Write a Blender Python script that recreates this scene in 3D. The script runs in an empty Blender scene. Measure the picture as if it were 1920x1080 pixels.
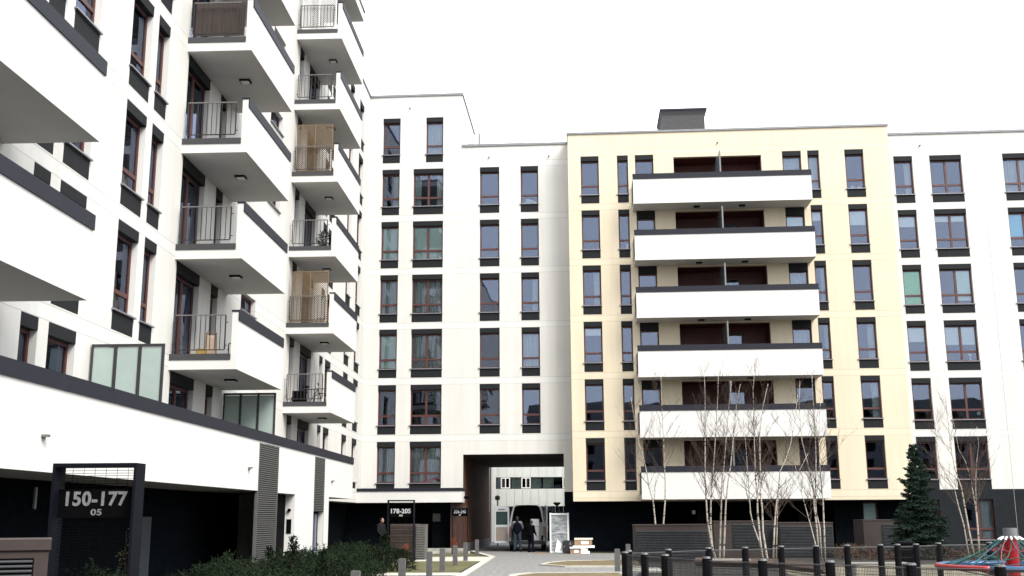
import bpy, bmesh, math, random
import numpy as np
from mathutils import Vector, Matrix
random.seed(7); np.random.seed(7)
R = math.radians
sc = bpy.context.scene
COL = sc.collection
# ------------------------------------------------------------------ camera
TILT, ROLL, YAW, TH = 0.207613845, -0.00493636, 0.0395449, 0.02877142
cy_, sy_ = math.cos(YAW), math.sin(YAW)
fwd = Vector((-sy_*math.cos(TILT), cy_*math.cos(TILT), math.sin(TILT)))
rt = Vector((cy_, sy_, 0)); up = rt.cross(fwd)
r2 = math.cos(ROLL)*rt + math.sin(ROLL)*up; u2 = -math.sin(ROLL)*rt + math.cos(ROLL)*up
cam_d = bpy.data.cameras.new('camera'); cam = bpy.data.objects.new('camera', cam_d); COL.objects.link(cam)
m = Matrix((r2, u2, -fwd)).transposed().to_4x4(); m.translation = (0, 0, 1.75); cam.matrix_world = m
cam_d.sensor_width = 36; cam_d.lens = 36*2039.576/1920; cam_d.clip_start = .1; cam_d.clip_end = 2000
sc.camera = cam
# ------------------------------------------------------------------ world, sun, exposure
SUN_EL, SUN_AZ = R(46), R(138)      # azimuth clockwise from +Y
w = bpy.data.worlds.new('World'); sc.world = w; w.use_nodes = True
nt = w.node_tree; nt.nodes.clear()
sky = nt.nodes.new('ShaderNodeTexSky'); sky.sky_type = 'NISHITA'; sky.sun_disc = False
sky.sun_elevation = SUN_EL; sky.sun_rotation = SUN_AZ; sky.air_density = 1.0; sky.dust_density = 4.0
mixs = nt.nodes.new('ShaderNodeMix'); mixs.data_type = 'RGBA'; mixs.inputs[0].default_value = .88
mixs.inputs[7].default_value = (9.3, 9.6, 10.1, 1)      # the closed cloud cover
bg = nt.nodes.new('ShaderNodeBackground'); bg.inputs[1].default_value = .07
wo = nt.nodes.new('ShaderNodeOutputWorld')
nt.links.new(sky.outputs[0], mixs.inputs[6]); nt.links.new(mixs.outputs[2], bg.inputs[0]); nt.links.new(bg.outputs[0], wo.inputs[0])
sd = bpy.data.lights.new('sun', 'SUN'); sd.energy = 1.5; sd.angle = R(30); sd.color = (1, .965, .9)
so = bpy.data.objects.new('sun', sd); COL.objects.link(so)
sdir = Vector((math.sin(SUN_AZ)*math.cos(SUN_EL), math.cos(SUN_AZ)*math.cos(SUN_EL), math.sin(SUN_EL)))
so.rotation_euler = sdir.to_track_quat('Z', 'Y').to_euler(); so.location = (20, -20, 40)
sc.view_settings.view_transform = 'Standard'; sc.view_settings.look = 'None'
sc.view_settings.gamma = 1; sc.view_settings.exposure = 1.92
sc.render.film_transparent = False
sc.cycles.max_bounces = 6; sc.cycles.transparent_max_bounces = 12
# ------------------------------------------------------------------ materials
MATS = {}
def mat(name, col, rough=.8, var=.12, scale=8., bump=0., metal=0., spec=.5, col2=None, stretch=None, detail=6):
    if name in MATS: return MATS[name]
    M = bpy.data.materials.new(name); M.use_nodes = True; t = M.node_tree; b = t.nodes['Principled BSDF']
    b.inputs['Roughness'].default_value = rough; b.inputs['Metallic'].default_value = metal
    b.inputs['Specular IOR Level'].default_value = spec
    tc = t.nodes.new('ShaderNodeTexCoord'); mp = t.nodes.new('ShaderNodeMapping'); nz = t.nodes.new('ShaderNodeTexNoise')
    nz.inputs['Scale'].default_value = scale; nz.inputs['Detail'].default_value = detail; nz.inputs['Roughness'].default_value = .6
    if stretch: mp.inputs['Scale'].default_value = stretch
    t.links.new(tc.outputs['Object'], mp.inputs[0]); t.links.new(mp.outputs[0], nz.inputs[0])
    rp = t.nodes.new('ShaderNodeValToRGB'); rp.color_ramp.elements[0].position = .33; rp.color_ramp.elements[1].position = .67
    c2 = col2 or tuple(min(1, c*(1+var)) for c in col)
    c1 = col if col2 else tuple(c*(1-var) for c in col)
    rp.color_ramp.elements[0].color = (*c1, 1); rp.color_ramp.elements[1].color = (*c2, 1)
    t.links.new(nz.outputs[0], rp.inputs[0]); t.links.new(rp.outputs[0], b.inputs['Base Color'])
    if bump:
        bp = t.nodes.new('ShaderNodeBump'); bp.inputs['Strength'].default_value = bump; bp.inputs['Distance'].default_value = .02
        t.links.new(nz.outputs[0], bp.inputs['Height']); t.links.new(bp.outputs[0], b.inputs['Normal'])
    MATS[name] = M; return M
HEAD0, SH = 5.607, 2.957
def plaster(name, col, band):
    """rendered wall: fine grain, faint rain stains, floor bands between two joint lines"""
    M = bpy.data.materials.new(name); M.use_nodes = True; t = M.node_tree; b = t.nodes['Principled BSDF']
    b.inputs['Roughness'].default_value = .92; b.inputs['Specular IOR Level'].default_value = .25
    N = t.nodes.new; L = t.links.new
    tc = N('ShaderNodeTexCoord'); sx = N('ShaderNodeSeparateXYZ'); L(tc.outputs['Object'], sx.inputs[0])
    def mth(op, a, bb=None):
        n = N('ShaderNodeMath'); n.operation = op
        for i, v in enumerate((a, bb)):
            if v is None: continue
            if isinstance(v, (int, float)): n.inputs[i].default_value = v
            else: L(v, n.inputs[i])
        return n.outputs[0]
    f = mth('MULTIPLY', mth('FRACT', mth('DIVIDE', mth('SUBTRACT', sx.outputs[2], HEAD0-SH*2), SH)), SH)
    line = mth('MAXIMUM', mth('LESS_THAN', f, .022), mth('LESS_THAN', mth('ABSOLUTE', mth('SUBTRACT', f, .325)), .011))
    inband = mth('LESS_THAN', f, .325)
    n1 = N('ShaderNodeTexNoise'); n1.inputs['Scale'].default_value = .55; n1.inputs['Detail'].default_value = 8; L(tc.outputs['Object'], n1.inputs[0])
    mp = N('ShaderNodeMapping'); mp.inputs['Scale'].default_value = (2.2, 2.2, .12); L(tc.outputs['Object'], mp.inputs[0])
    n2 = N('ShaderNodeTexNoise'); n2.inputs['Scale'].default_value = 1.6; n2.inputs['Detail'].default_value = 5; L(mp.outputs[0], n2.inputs[0])
    n3 = N('ShaderNodeTexNoise'); n3.inputs['Scale'].default_value = 60; n3.inputs['Detail'].default_value = 3; L(tc.outputs['Object'], n3.inputs[0])
    m1 = N('ShaderNodeMix'); m1.data_type = 'RGBA'; m1.inputs[6].default_value = (*col, 1); m1.inputs[7].default_value = (*band, 1); L(inband, m1.inputs[0])
    v = mth('ADD', mth('MULTIPLY', n1.outputs[0], .16), mth('MULTIPLY', n2.outputs[0], .20))
    v = mth('ADD', v, .82); v = mth('ADD', v, mth('MULTIPLY', mth('SUBTRACT', n3.outputs[0], .5), .12)); v = mth('MULTIPLY', v, mth('SUBTRACT', 1., mth('MULTIPLY', line, .3)))
    m2 = N('ShaderNodeVectorMath'); m2.operation = 'SCALE'; L(m1.outputs[2], m2.inputs[0]); L(v, m2.inputs['Scale'])
    L(m2.outputs[0], b.inputs['Base Color'])
    bp = N('ShaderNodeBump'); bp.inputs['Strength'].default_value = .25; bp.inputs['Distance'].default_value = .01; L(n3.outputs[0], bp.inputs['Height']); L(bp.outputs[0], b.inputs['Normal'])
    MATS[name] = M; return M
WHITE = plaster('white_plaster', (.53, .52, .49), (.555, .547, .525))
CREAM = plaster('cream_plaster', (.555, .485, .365), (.57, .50, .38))
SMOOTH = mat('smooth_white_plaster', (.545, .54, .52), .9, .035, 1.2, .05, spec=.25)
CAPM = mat('slate_metal', (.0095, .0105, .0175), .6, .12, 3., spec=.25)
EDGE = mat('grey_metal_edge', (.030, .030, .032), .6, .08, 5.)
SHUT = mat('charcoal_box', (.0085, .0095, .011), .75, .12, 6., spec=.2)
FRAME = mat('mahogany_frame', (.058, .014, .009), .5, .15, 12.)
DKFRAME = mat('dark_frame', (.025, .024, .026), .5, .1, 10.)
SILL = mat('sill_metal', (.20, .20, .22), .45, .08, 10., metal=.4)
COPE = mat('coping_metal', (.17, .17, .175), .5, .1, 4., metal=.3)
STEEL = mat('rail_steel', (.028, .026, .025), .5, .1, 20., metal=.4)
STEELL = mat('rail_light_steel', (.16, .155, .15), .4, .08, 20., metal=.4)
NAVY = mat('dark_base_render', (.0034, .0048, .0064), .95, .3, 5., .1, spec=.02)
BLACK = mat('black_paint', (.0015, .0015, .002), .8, .2, 8., spec=.05)
SIGNM = mat('dark_blue_steel', (.0035, .0042, .0075), .7, .15, 8., spec=.1)
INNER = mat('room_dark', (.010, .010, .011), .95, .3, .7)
BROWNP = mat('red_brown_panel', (.070, .015, .011), .6, .15, 3.)
CURT = mat('net_curtain', (.44, .44, .425), .9, .08, 6.)
BLIND = mat('pleated_blind', (.72, .80, .72), .85, .06, 8.)
BLINDG = mat('green_blind', (.32, .75, .22), .85, .1, 8.)
BLINDC = mat('cyan_blind', (.30, .72, .90), .85, .06, 8.)
BLINDW = mat('white_roller_blind', (.82, .81, .77), .85, .05, 8.)
YEL = mat('yellow_curtain', (.42, .45, .10), .9, .1, 8.)
LAMPD = mat('frosted_lens', (.62, .62, .60), .4, .04, 8.)
CONC = mat('bollard_concrete', (.075, .075, .075), .85, .15, 9., .2)
KERB = mat('pale_kerb', (.40, .39, .34), .9, .12, 4., .2)
ASPH = mat('grey_setts', (.095, .094, .090), .9, scale=7., bump=.5, detail=12, col2=(.225, .222, .215))
SOIL = mat('dark_soil', (.016, .013, .010), .95, .4, 3., .3)
GRASS = mat('winter_grass', (.035, .038, .010), .95, scale=2.2, bump=.5, col2=(.115, .105, .034), detail=12)
GRASSB = mat('tan_winter_grass', (.075, .055, .025), .95, scale=2.6, bump=.5, col2=(.15, .11, .05), detail=12)
SAND = mat('play_sand', (.15, .13, .09), .95, .25, 3., .3)
BARK = mat('birch_bark', (.27, .24, .20), .85, scale=7., col2=(.42, .38, .33), stretch=(1, 1, 2.2))
def add_bark_marks(M):
    t = M.node_tree; b = t.nodes['Principled BSDF']; old = b.inputs['Base Color'].links[0].from_socket
    tc = t.nodes.new('ShaderNodeTexCoord'); mp = t.nodes.new('ShaderNodeMapping'); mp.inputs['Scale'].default_value = (4, 4, 9)
    nz = t.nodes.new('ShaderNodeTexNoise'); nz.inputs['Scale'].default_value = 1.4; nz.inputs['Detail'].default_value = 2
    rp = t.nodes.new('ShaderNodeValToRGB'); rp.color_ramp.elements[0].position = .57; rp.color_ramp.elements[1].position = .61
    mx = t.nodes.new('ShaderNodeMix'); mx.data_type = 'RGBA'; mx.inputs[7].default_value = (.03, .025, .02, 1)
    t.links.new(tc.outputs['Object'], mp.inputs[0]); t.links.new(mp.outputs[0], nz.inputs[0]); t.links.new(nz.outputs[0], rp.inputs[0])
    t.links.new(rp.outputs[0], mx.inputs[0]); t.links.new(old, mx.inputs[6]); t.links.new(mx.outputs[2], b.inputs['Base Color'])
add_bark_marks(BARK)
TWIG = mat('birch_twig', (.055, .036, .028), .9, .3, 6.)
NEED = mat('yew_needles', (.003, .008, .004), .9, scale=1.2, col2=(.014, .024, .009), spec=.15)
NEED2 = mat('fir_needles', (.008, .018, .013), .9, scale=1.6, col2=(.030, .055, .038), spec=.15)
LEAFY = mat('golden_leaves', (.07, .055, .015), .8, .4, 12.)
ENCL = mat('brown_precast', (.030, .0205, .018), .85, .15, 2.5, .15)
LOUV = mat('grey_louvre', (.026, .028, .031), .8, .2, 6., spec=.15)
PLANK = mat('brown_plank', (.085, .052, .036), .85, .25, 5., .2, stretch=(1, 6, 6))
REDP = mat('red_paint', (.25, .006, .010), .35, .1, 6.)
BLUEP = mat('blue_paint', (.007, .055, .14), .35, .1, 6.)
REDR = mat('red_rope', (.22, .03, .04), .8, .2, 30.)
BLUR = mat('blue_rope', (.015, .075, .125), .8, .2, 30.)
GRNR = mat('green_rope', (.010, .075, .055), .8, .2, 30.)
PLASW = mat('white_plastic', (.75, .75, .73), .5, .05, 8.)
VANW = mat('van_white_paint', (.36, .37, .385), .3, .04, 2., spec=.6)
VANI = mat('van_inner_trim', (.17, .14, .12), .8, .15, 5.)
RUBB = mat('tyre_rubber', (.012, .012, .012), .85, .2, 20.)
TAIL = mat('red_tail_lamp', (.14, .008, .008), .3, .1, 8.)
CARDB = mat('brown_cardboard', (.26, .17, .11), .9, .12, 5.)
CARDW = mat('pale_carton', (.60, .55, .46), .85, .08, 5.)
PAPER = mat('white_paper', (.82, .82, .80), .85, .03, 5.)
WOOD = mat('pine_lattice', (.15, .10, .052), .7, .2, 9.)
REED = mat('brown_reed_mat', (.060, .045, .040), .9, .35, 9., stretch=(14, 14, .6))
BRICK = mat('brown_corrugated', (.055, .038, .032), .8, .15, 6.)
REDPL = mat('red_dogwood', (.16, .030, .018), .9, .4, 20.)
SKIN = mat('skin', (.26, .15, .11), .6, .06, 14.)
HAIR = mat('dark_hair', (.004, .003, .003), .7, .2, 40.)
NAVYC = mat('navy_cloth', (.004, .005, .011), .95, .2, 18., .2, spec=.05)
GREYC = mat('pale_grey_cloth', (.16, .15, .15), .9, .12, 18., .2)
JEANS = mat('blue_denim', (.022, .035, .055), .9, .25, 14., .2)
DKC = mat('black_cloth', (.0025, .0025, .004), .95, .2, 18., .2, spec=.05)
WRAP = mat('stretch_wrap', (.10, .11, .115), .25, scale=2.6, bump=.9, col2=(.40, .42, .43), stretch=(1, 1, 3.2), spec=.8)
FOAM = mat('foam_edge', (.62, .63, .62), .7, .06, 8.)
TILE = mat('terrace_paving', (.075, .072, .068), .85, .15, 6.)
PEBB = mat('pale_panel', (.58, .60, .58), .85, .05, 1.2)
def glass(name, tint=(.60, .68, .92), trans=(.88, .93, .92), boost=.045):
    M = bpy.data.materials.new(name); M.use_nodes = True; t = M.node_tree; t.nodes.clear()
    o = t.nodes.new('ShaderNodeOutputMaterial'); mx = t.nodes.new('ShaderNodeMixShader')
    fr = t.nodes.new('ShaderNodeFresnel'); fr.inputs[0].default_value = 1.52
    ad = t.nodes.new('ShaderNodeMath'); ad.operation = 'ADD'; ad.inputs[1].default_value = boost; ad.use_clamp = True
    tr = t.nodes.new('ShaderNodeBsdfTransparent'); tr.inputs[0].default_value = (*trans, 1)
    gl = t.nodes.new('ShaderNodeBsdfGlossy'); gl.inputs[0].default_value = (*tint, 1); gl.inputs['Roughness'].default_value = .015
    nz = t.nodes.new('ShaderNodeTexNoise'); nz.inputs['Scale'].default_value = .9; nz.inputs['Detail'].default_value = 1
    tc = t.nodes.new('ShaderNodeTexCoord'); bp = t.nodes.new('ShaderNodeBump'); bp.inputs['Strength'].default_value = .35; bp.inputs['Distance'].default_value = .012
    t.links.new(tc.outputs['Object'], nz.inputs[0]); t.links.new(nz.outputs[0], bp.inputs['Height']); t.links.new(bp.outputs[0], gl.inputs['Normal'])
    t.links.new(fr.outputs[0], ad.inputs[0]); t.links.new(ad.outputs[0], mx.inputs[0]); t.links.new(tr.outputs[0], mx.inputs[1]); t.links.new(gl.outputs[0], mx.inputs[2])
    t.links.new(mx.outputs[0], o.inputs[0]); MATS[name] = M; return M
GLASS = glass('window_glass')
FROST = mat('frosted_glass', (.30, .37, .345), .55, .05, 2., spec=.6)
DIVG = mat('grey_divider_glass', (.12, .15, .17), .25, .06, 2., spec=.6)
# ------------------------------------------------------------------ mesh helpers
class MB:
    def __init__(s): s.v = []; s.f = []; s.mi = []
    def quad(s, a, b, c, d, mi=0):
        n = len(s.v); s.v += [a, b, c, d]; s.f.append((n, n+1, n+2, n+3)); s.mi.append(mi)
    def box(s, x0, y0, z0, x1, y1, z1, mi=0):
        n = len(s.v)
        s.v += [(x0, y0, z0), (x1, y0, z0), (x1, y1, z0), (x0, y1, z0), (x0, y0, z1), (x1, y0, z1), (x1, y1, z1), (x0, y1, z1)]
        for f in ((0, 3, 2, 1), (4, 5, 6, 7), (0, 1, 5, 4), (1, 2, 6, 5), (2, 3, 7, 6), (3, 0, 4, 7)):
            s.f.append(tuple(n+i for i in f)); s.mi.append(mi)
        return s
    def prism(s, pts, z0, z1, mi=0):
        n = len(s.v); k = len(pts)
        s.v += [(x, y, z0) for x, y in pts] + [(x, y, z1) for x, y in pts]
        s.f.append(tuple(range(n, n+k))[::-1]); s.mi.append(mi); s.f.append(tuple(range(n+k, n+2*k))); s.mi.append(mi)
        for i in range(k):
            j = (i+1) % k; s.f.append((n+i, n+j, n+k+j, n+k+i)); s.mi.append(mi)
        return s
    def tube(s, pts, rad, seg=6, mi=0, close=False):
        """tapered tube along pts"""
        pts = [Vector(p) for p in pts]; rad = rad if isinstance(rad, (list, tuple)) else [rad]*len(pts)
        n0 = len(s.v); k = len(pts)
        for i, p in enumerate(pts):
            if close: d = pts[(i+1) % k]-pts[i-1]
            else: d = pts[min(i+1, k-1)]-pts[max(i-1, 0)]
            d = d.normalized() if d.length > 1e-9 else Vector((0, 0, 1))
            a = Vector((0, 0, 1)) if abs(d.z) < .9 else Vector((1, 0, 0))
            e1 = d.cross(a).normalized(); e2 = d.cross(e1)
            for j in range(seg):
                q = p+(e1*math.cos(j*2*math.pi/seg)+e2*math.sin(j*2*math.pi/seg))*rad[i]; s.v.append(tuple(q))
        for i in range(k if close else k-1):
            i2 = (i+1) % k
            for j in range(seg):
                j2 = (j+1) % seg
                s.f.append((n0+i*seg+j, n0+i*seg+j2, n0+i2*seg+j2, n0+i2*seg+j)); s.mi.append(mi)
        if not close:
            s.f.append(tuple(n0+j for j in range(seg))[::-1]); s.mi.append(mi)
            s.f.append(tuple(n0+(k-1)*seg+j for j in range(seg))); s.mi.append(mi)
        return s
    def mesh(s, name, mats, smooth=False):
        me = bpy.data.meshes.new(name); me.from_pydata(s.v, [], s.f)
        for m_ in (mats if isinstance(mats, (list, tuple)) else [mats]): me.materials.append(m_)
        me.polygons.foreach_set('material_index', s.mi)
        if smooth: me.polygons.foreach_set('use_smooth', [True]*len(s.f))
        me.update(); return me
    def build(s, name, mats, parent=None, loc=(0, 0, 0), smooth=False):
        return link(name, s.mesh(name, mats, smooth), parent, loc)
def link(name, data, parent=None, loc=(0, 0, 0), rz=0):
    o = bpy.data.objects.new(name, data); COL.objects.link(o); o.location = loc; o.rotation_euler = (0, 0, rz); o.parent = parent
    return o
def tag(o, label=None, cat=None, group=None, kind=None):
    if label: o['label'] = label
    if cat: o['category'] = cat
    if group: o['group'] = group
    if kind: o['kind'] = kind
    return o
def empty(name, loc=(0, 0, 0), rz=0, label=None, cat=None, group=None):
    o = link(name, None, None, loc, rz); o.empty_display_size = .3
    return tag(o, label, cat, group)
def copy_tree(o, parent=None):
    c = o.copy(); COL.objects.link(c); c.parent = parent
    for ch in list(o.children): copy_tree(ch, c)
    return c
class Bld:
    """a building in facade coordinates: u along the facade, d depth away from the court, z up"""
    def __init__(s, name, rz, u0, d0, label, cat='building', group=None):
        c, s_ = math.cos(rz), math.sin(rz)
        s.u0, s.d0 = u0, d0
        s.e = empty(name, (c*u0-s_*d0, s_*u0+c*d0, 0), rz, label, cat, group)
    def add(s, name, mb, mats, label=None, **k):
        o = mb.build(name, mats, s.e, (-s.u0, -s.d0, 0), **k)
        if label: o['label'] = label
        return o
    def place(s, name, me, u, d, z): return link(name, me, s.e, (u-s.u0, d-s.d0, z))
def wall(mb, u0, u1, z0, z1, d, ops, rev=.24, mi=0, rmi=0):
    us = sorted({u0, u1, *[o[0] for o in ops], *[o[1] for o in ops]}); zs = sorted({z0, z1, *[o[2] for o in ops], *[o[3] for o in ops]})
    us = [u for u in us if u0 <= u <= u1]; zs = [z for z in zs if z0 <= z <= z1]
    for i in range(len(us)-1):
        for j in range(len(zs)-1):
            a, b, c, e = us[i], us[i+1], zs[j], zs[j+1]; um, zm = (a+b)/2, (c+e)/2
            if any(o[0] < um < o[1] and o[2] < zm < o[3] for o in ops): continue
            mb.quad((a, d, c), (b, d, c), (b, d, e), (a, d, e), mi)
    for o in ops:
        a, b, c, e = o[:4]; r = d+rev
        mb.quad((a, d, c), (a, d, e), (a, r, e), (a, r, c), rmi); mb.quad((b, d, c), (b, r, c), (b, r, e), (b, d, e), rmi)
        mb.quad((a, d, c), (a, r, c), (b, r, c), (b, d, c), rmi); mb.quad((a, d, e), (b, d, e), (b, r, e), (a, r, e), rmi)
def shell(mb, u0, u1, z0, z1, d, d1, mi=0, front=False):
    """sides, roof, back (no front) of a block"""
    mb.quad((u0, d, z0), (u0, d, z1), (u0, d1, z1), (u0, d1, z0), mi); mb.quad((u1, d, z0), (u1, d1, z0), (u1, d1, z1), (u1, d, z1), mi)
    mb.quad((u0, d, z1), (u1, d, z1), (u1, d1, z1), (u0, d1, z1), mi); mb.quad((u0, d1, z0), (u0, d1, z1), (u1, d1, z1), (u1, d1, z0), mi)
    mb.quad((u0, d, z0), (u0, d1, z0), (u1, d1, z0), (u1, d, z0), mi)
# ------------------------------------------------------------------ windows
CACHE = {}
def cached(key, fn):
    if key not in CACHE: CACHE[key] = fn()
    return CACHE[key]
def pleats(u0, u1, z0, z1, y, n, amp, seed):
    rnd = random.Random(seed); mb = MB(); k = max(6, int(n)*4); ph = rnd.random()*6
    pts = []
    for i in range(k+1):
        t = i/k; x = u0+(u1-u0)*t
        pts.append((x, y+amp*math.sin(t*n*6.283+ph+1.3*math.sin(t*7+ph))))
    for i in range(k):
        a, b = pts[i], pts[i+1]; mb.quad((a[0], a[1], z0), (b[0], b[1], z0), (b[0], b[1], z1), (a[0], a[1], z1))
    return mb
def slats(u0, u1, z0, z1, y, step=.11):
    mb = MB(); z = z1
    while z > z0+.01:
        zb = max(z0, z-step); mb.quad((u0, y+.012, zb), (u1, y+.012, zb), (u1, y-.012, z), (u0, y-.012, z))
        mb.quad((u0, y-.012, zb), (u1, y-.012, zb), (u1, y+.012, zb), (u0, y+.012, zb)); z = zb
    return mb
def window(B, u0, u1, zs, zh, d, cur=None, box=.26, spand=.47, name='window', dark=False, transom=.27, double=None, sill=True, parent=None):
    wd = round(u1-u0, 3); H = round(zh-zs-box, 3); dbl = wd > 1.4 if double is None else double
    fm = DKFRAME if dark else FRAME; fw = .075; split = .5 if wd < 1.8 else .47
    def mk():
        mb = MB(); y0, y1 = .15, .225
        mb.box(0, y0, 0, fw, y1, H); mb.box(wd-fw, y0, 0, wd, y1, H); mb.box(fw, y0, 0, wd-fw, y1, fw*.8); mb.box(fw, y0, H-fw, wd-fw, y1, H)
        if transom: mb.box(fw, y0-.004, H*transom-.05, wd-fw, y1, H*transom+.05)
        if dbl: mb.box(wd*split-.055, y0-.008, fw*.8, wd*split+.055, y1, H-fw)
        return mb.mesh('window_frame', fm)
    def mkp():
        mb = MB(); mb.box(fw*.8, .182, fw*.6, wd-fw*.8, .192, H-fw*.8); return mb.mesh('pane', GLASS)
    o = B.place(name, cached(('w', wd, H, dbl, dark, transom), mk), u0, d, zs)
    link('pane', cached(('p', wd, H), mkp), o)
    if box: link('shutter_box', cached(('b', wd, H, box), lambda: MB().box(.001, -.006, H, wd-.001, .232, H+box-.002).mesh('shutter_box', SHUT)), o)
    if sill: link('sill', cached(('s', wd), lambda: MB().box(-.06, -.07, -.035, wd+.03, .15, .004).mesh('sill', SILL)), o)
    if spand: link('spandrel_panel', cached(('sp', wd, spand), lambda: MB().box(0, -.005, -spand, wd, -.001, -.036).mesh('spandrel_panel', SHUT)), o)
    if cur:
        kind = cur.split(':'); y = .34; sd_ = hash((round(u0, 1), round(zs, 1))) % 7
        if kind[0] == 'sheer': me = cached(('sheer', wd, H, sd_), lambda: pleats(.03, wd-.03, .02, H-.05, y, wd*7, .035, sd_).mesh('curtain', CURT))
        elif kind[0] == 'drape':
            def f():
                mb = pleats(.02, wd*.24, .02, H-.03, y, 3, .03, sd_); m2 = pleats(wd*.76, wd-.02, .02, H-.03, y, 3, .03, sd_+1)
                n = len(mb.v); mb.v += m2.v; mb.f += [tuple(i+n for i in q) for q in m2.f]; mb.mi += m2.mi; return mb.mesh('curtain', CURT)
            me = cached(('drape', wd, H, sd_), f)
        elif kind[0] == 'side':
            me = cached(('side', wd, H, sd_), lambda: pleats(wd*.6, wd-.02, .02, H-.03, y, 3, .03, sd_).mesh('curtain', CURT))
        elif kind[0] == 'yellow': me = cached(('yel', wd, H), lambda: pleats(.03, wd*.6, .02, H-.05, y, 4, .02, 3).mesh('curtain', YEL))
        else:
            mm = dict(blind=BLIND, green=BLINDG, cyan=BLINDC, half=BLINDW)[kind[0]]; fr = float(kind[1]) if len(kind) > 1 else 1.
            half = len(kind) > 2
            me = cached((cur, wd, H), lambda: slats(wd*.5 if half else .05, wd-.05, H*(1-fr)+.04, H-.04, .26, .11 if kind[0] != 'half' else 3).mesh('blind', mm))
        link('blind' if kind[0] in ('blind', 'green', 'cyan', 'half') else 'curtain', me, o)
    return o
# ------------------------------------------------------------------ ground
def sheet(name, pts, z, m_, kind='structure'):
    mb = MB(); n = len(pts); mb.v = [(x, y, z) for x, y in pts]; mb.f = [tuple(range(n))]; mb.mi = [0]
    o = mb.build(name, m_); o['kind'] = kind; return o
sheet('ground', [(-300, -200), (300, -200), (300, 500), (-300, 500)], 0, SOIL)
sheet('courtyard_road', [(-2.75, 4), (-2.75, 49.8), (-4.0, 55.9), (-4.6, 58), (-5.2, 120), (1.5, 120), (-.3, 58), (.2, 55.6), (2.95, 54.8), (2.95, 45.5), (2.9, 39.5), (2.6, 36), (1.9, 30), (1.2, 4)], .004, ASPH)
sheet('far_road', [(-30, 72.2), (20, 72.2), (20, 84.5), (-30, 84.5)], .008, ASPH)
sheet('playground_sand', [(8.0, 29.2), (9.5, 20), (16, 12), (24, 30), (20, 43.8), (11.2, 44.2), (9.2, 40.5), (7.4, 38.5), (7.0, 34)], .008, SAND)
sheet('grass_verge', [(-8.2, 35.9), (-3.19, 35.8), (-3.11, 45.1), (-8.2, 45)], .02, GRASS)
sheet('grass_strip', [(-7.0, 50.2), (-3.2, 50.1), (-4.2, 54.6), (-7.0, 54.6)], .02, GRASS)
sheet('grass_front', [(-8.2, 20), (-3.2, 20), (-3.2, 34.1), (-8.2, 34.1)], .02, SOIL)
sheet('grass_island', [(-.52, 41.25), (-.2, 42.8), (.4, 44.2), (3.2, 45.2), (2.9, 39.9), (.3, 40.0)], .05, GRASSB)
sheet('grass_front_island', [(-1.2, 33.6), (-.7, 34.85), (1.9, 35.0), (1.9, 20), (-1.2, 20)], .05, GRASSB)
sheet('grass_back', [(8.5, 40.5), (17, 41.5), (24, 40), (24, 53), (13, 53), (9, 46)], .012, SOIL)
sheet('grass_base_strip', [(.9, 55.5), (8, 55.2), (8, 56.2), (.9, 56.3)], .02, GRASS)
kb = MB()
def kerb(pts, wdt=.13, h=.06):
    for a, b in zip(pts[:-1], pts[1:]):
        a, b = Vector(a), Vector(b); dd = (b-a).normalized(); n = Vector((-dd.y, dd.x))*wdt/2; e = dd*wdt*.3
        q = [a-n-e, b-n+e, b+n+e, a+n-e]; kb.prism([(p.x, p.y) for p in q], 0, h)
kerb([(-2.9, 10), (-2.9, 49.8), (-4.0, 55.6), (-4.4, 58)], .26, .05)
kerb([(-.62, 41.06), (-.30, 42.89), (.32, 44.38), (3.3, 45.35)], .14); kerb([(-.62, 41.1), (.3, 39.8), (2.9, 39.6)], .16)
kerb([(-1.36, 20), (-1.36, 34.1), (-.78, 35.05), (1.95, 35.2)], .16)
for y0, y1, z in ((34.25, 35.75, .024), (45.2, 50.0, .024)):
    kb.box(-8.2, y0, 0, -3.04, y1, z)
kb.box(-7.6, 54.7, 0, -4.3, 55.0, .12); kb.box(-7.6, 55.5, 0, -4.6, 55.7, .25)
kb.box(2.4, 36.1, 0, 3.4, 38.2, .05)
o = kb.build('kerb', KERB); o['kind'] = 'structure'
# ------------------------------------------------------------------ FAR FACADE : white block with passage
def head(k): return HEAD0+SH*k
SILLH = 2.115
def bal_end_rail(mb, u, d0, d1, z0, z1, n, mi=0, mi2=1):
    """railing closing a balcony end: lies in the plane u"""
    mb.box(u-.018, d0, z1-.03, u+.018, d1, z1, mi2)
    mb.box(u-.012, d0, z0, u+.012, d1, z0+.025, mi)
    for i in range(n+1):
        y = d0+(d1-d0)*i/n; t = .016 if i in (0, n) else .0085
        mb.box(u-t*.8, y-t, z0+.0251, u+t*.8, y+t, z1-.0301, mi)
    for y in (d0-.07, d1+.01):
        for z in (z0+.12, z1-.22): mb.box(u-.008, y, z, u+.008, y+.06, z+.016, mi)
DW = 56.35
B = Bld('apartment_block', -TH, -6.3, DW, 'white block with a drive-through passage, taller left end, behind the open van')
ops = []; wins = []
colsA = (-10.93, -9.975); colsB = (-9.21, -7.57)
curA = ['sheer', None, 'blind', 'sheer', 'blind', 'side', None]; curB = ['sheer', None, 'sheer', 'sheer', 'blind', 'drape', 'sheer']
for k in range(7):
    wins.append((colsA, k, curA[k]))
    wins.append((colsB if k < 6 else (-8.54, -7.60), k, curB[k]))
curC = [None, None, None, None, None, None]; curD = [None, None, 'sheer', 'side', None, None]
for k in range(1, 6):
    wins.append(((-5.575, -4.52), k, curC[k])); wins.append(((-3.365, -2.405), k, curD[k]))
for (u0, u1), k, c in wins: ops.append((u0, u1, head(k)-SILLH, head(k)))
mb = MB(); wall(mb, -11.75, -6.55, 3.0, 24.6, DW, [o_ for o_ in ops if o_[0] < -7])
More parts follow.
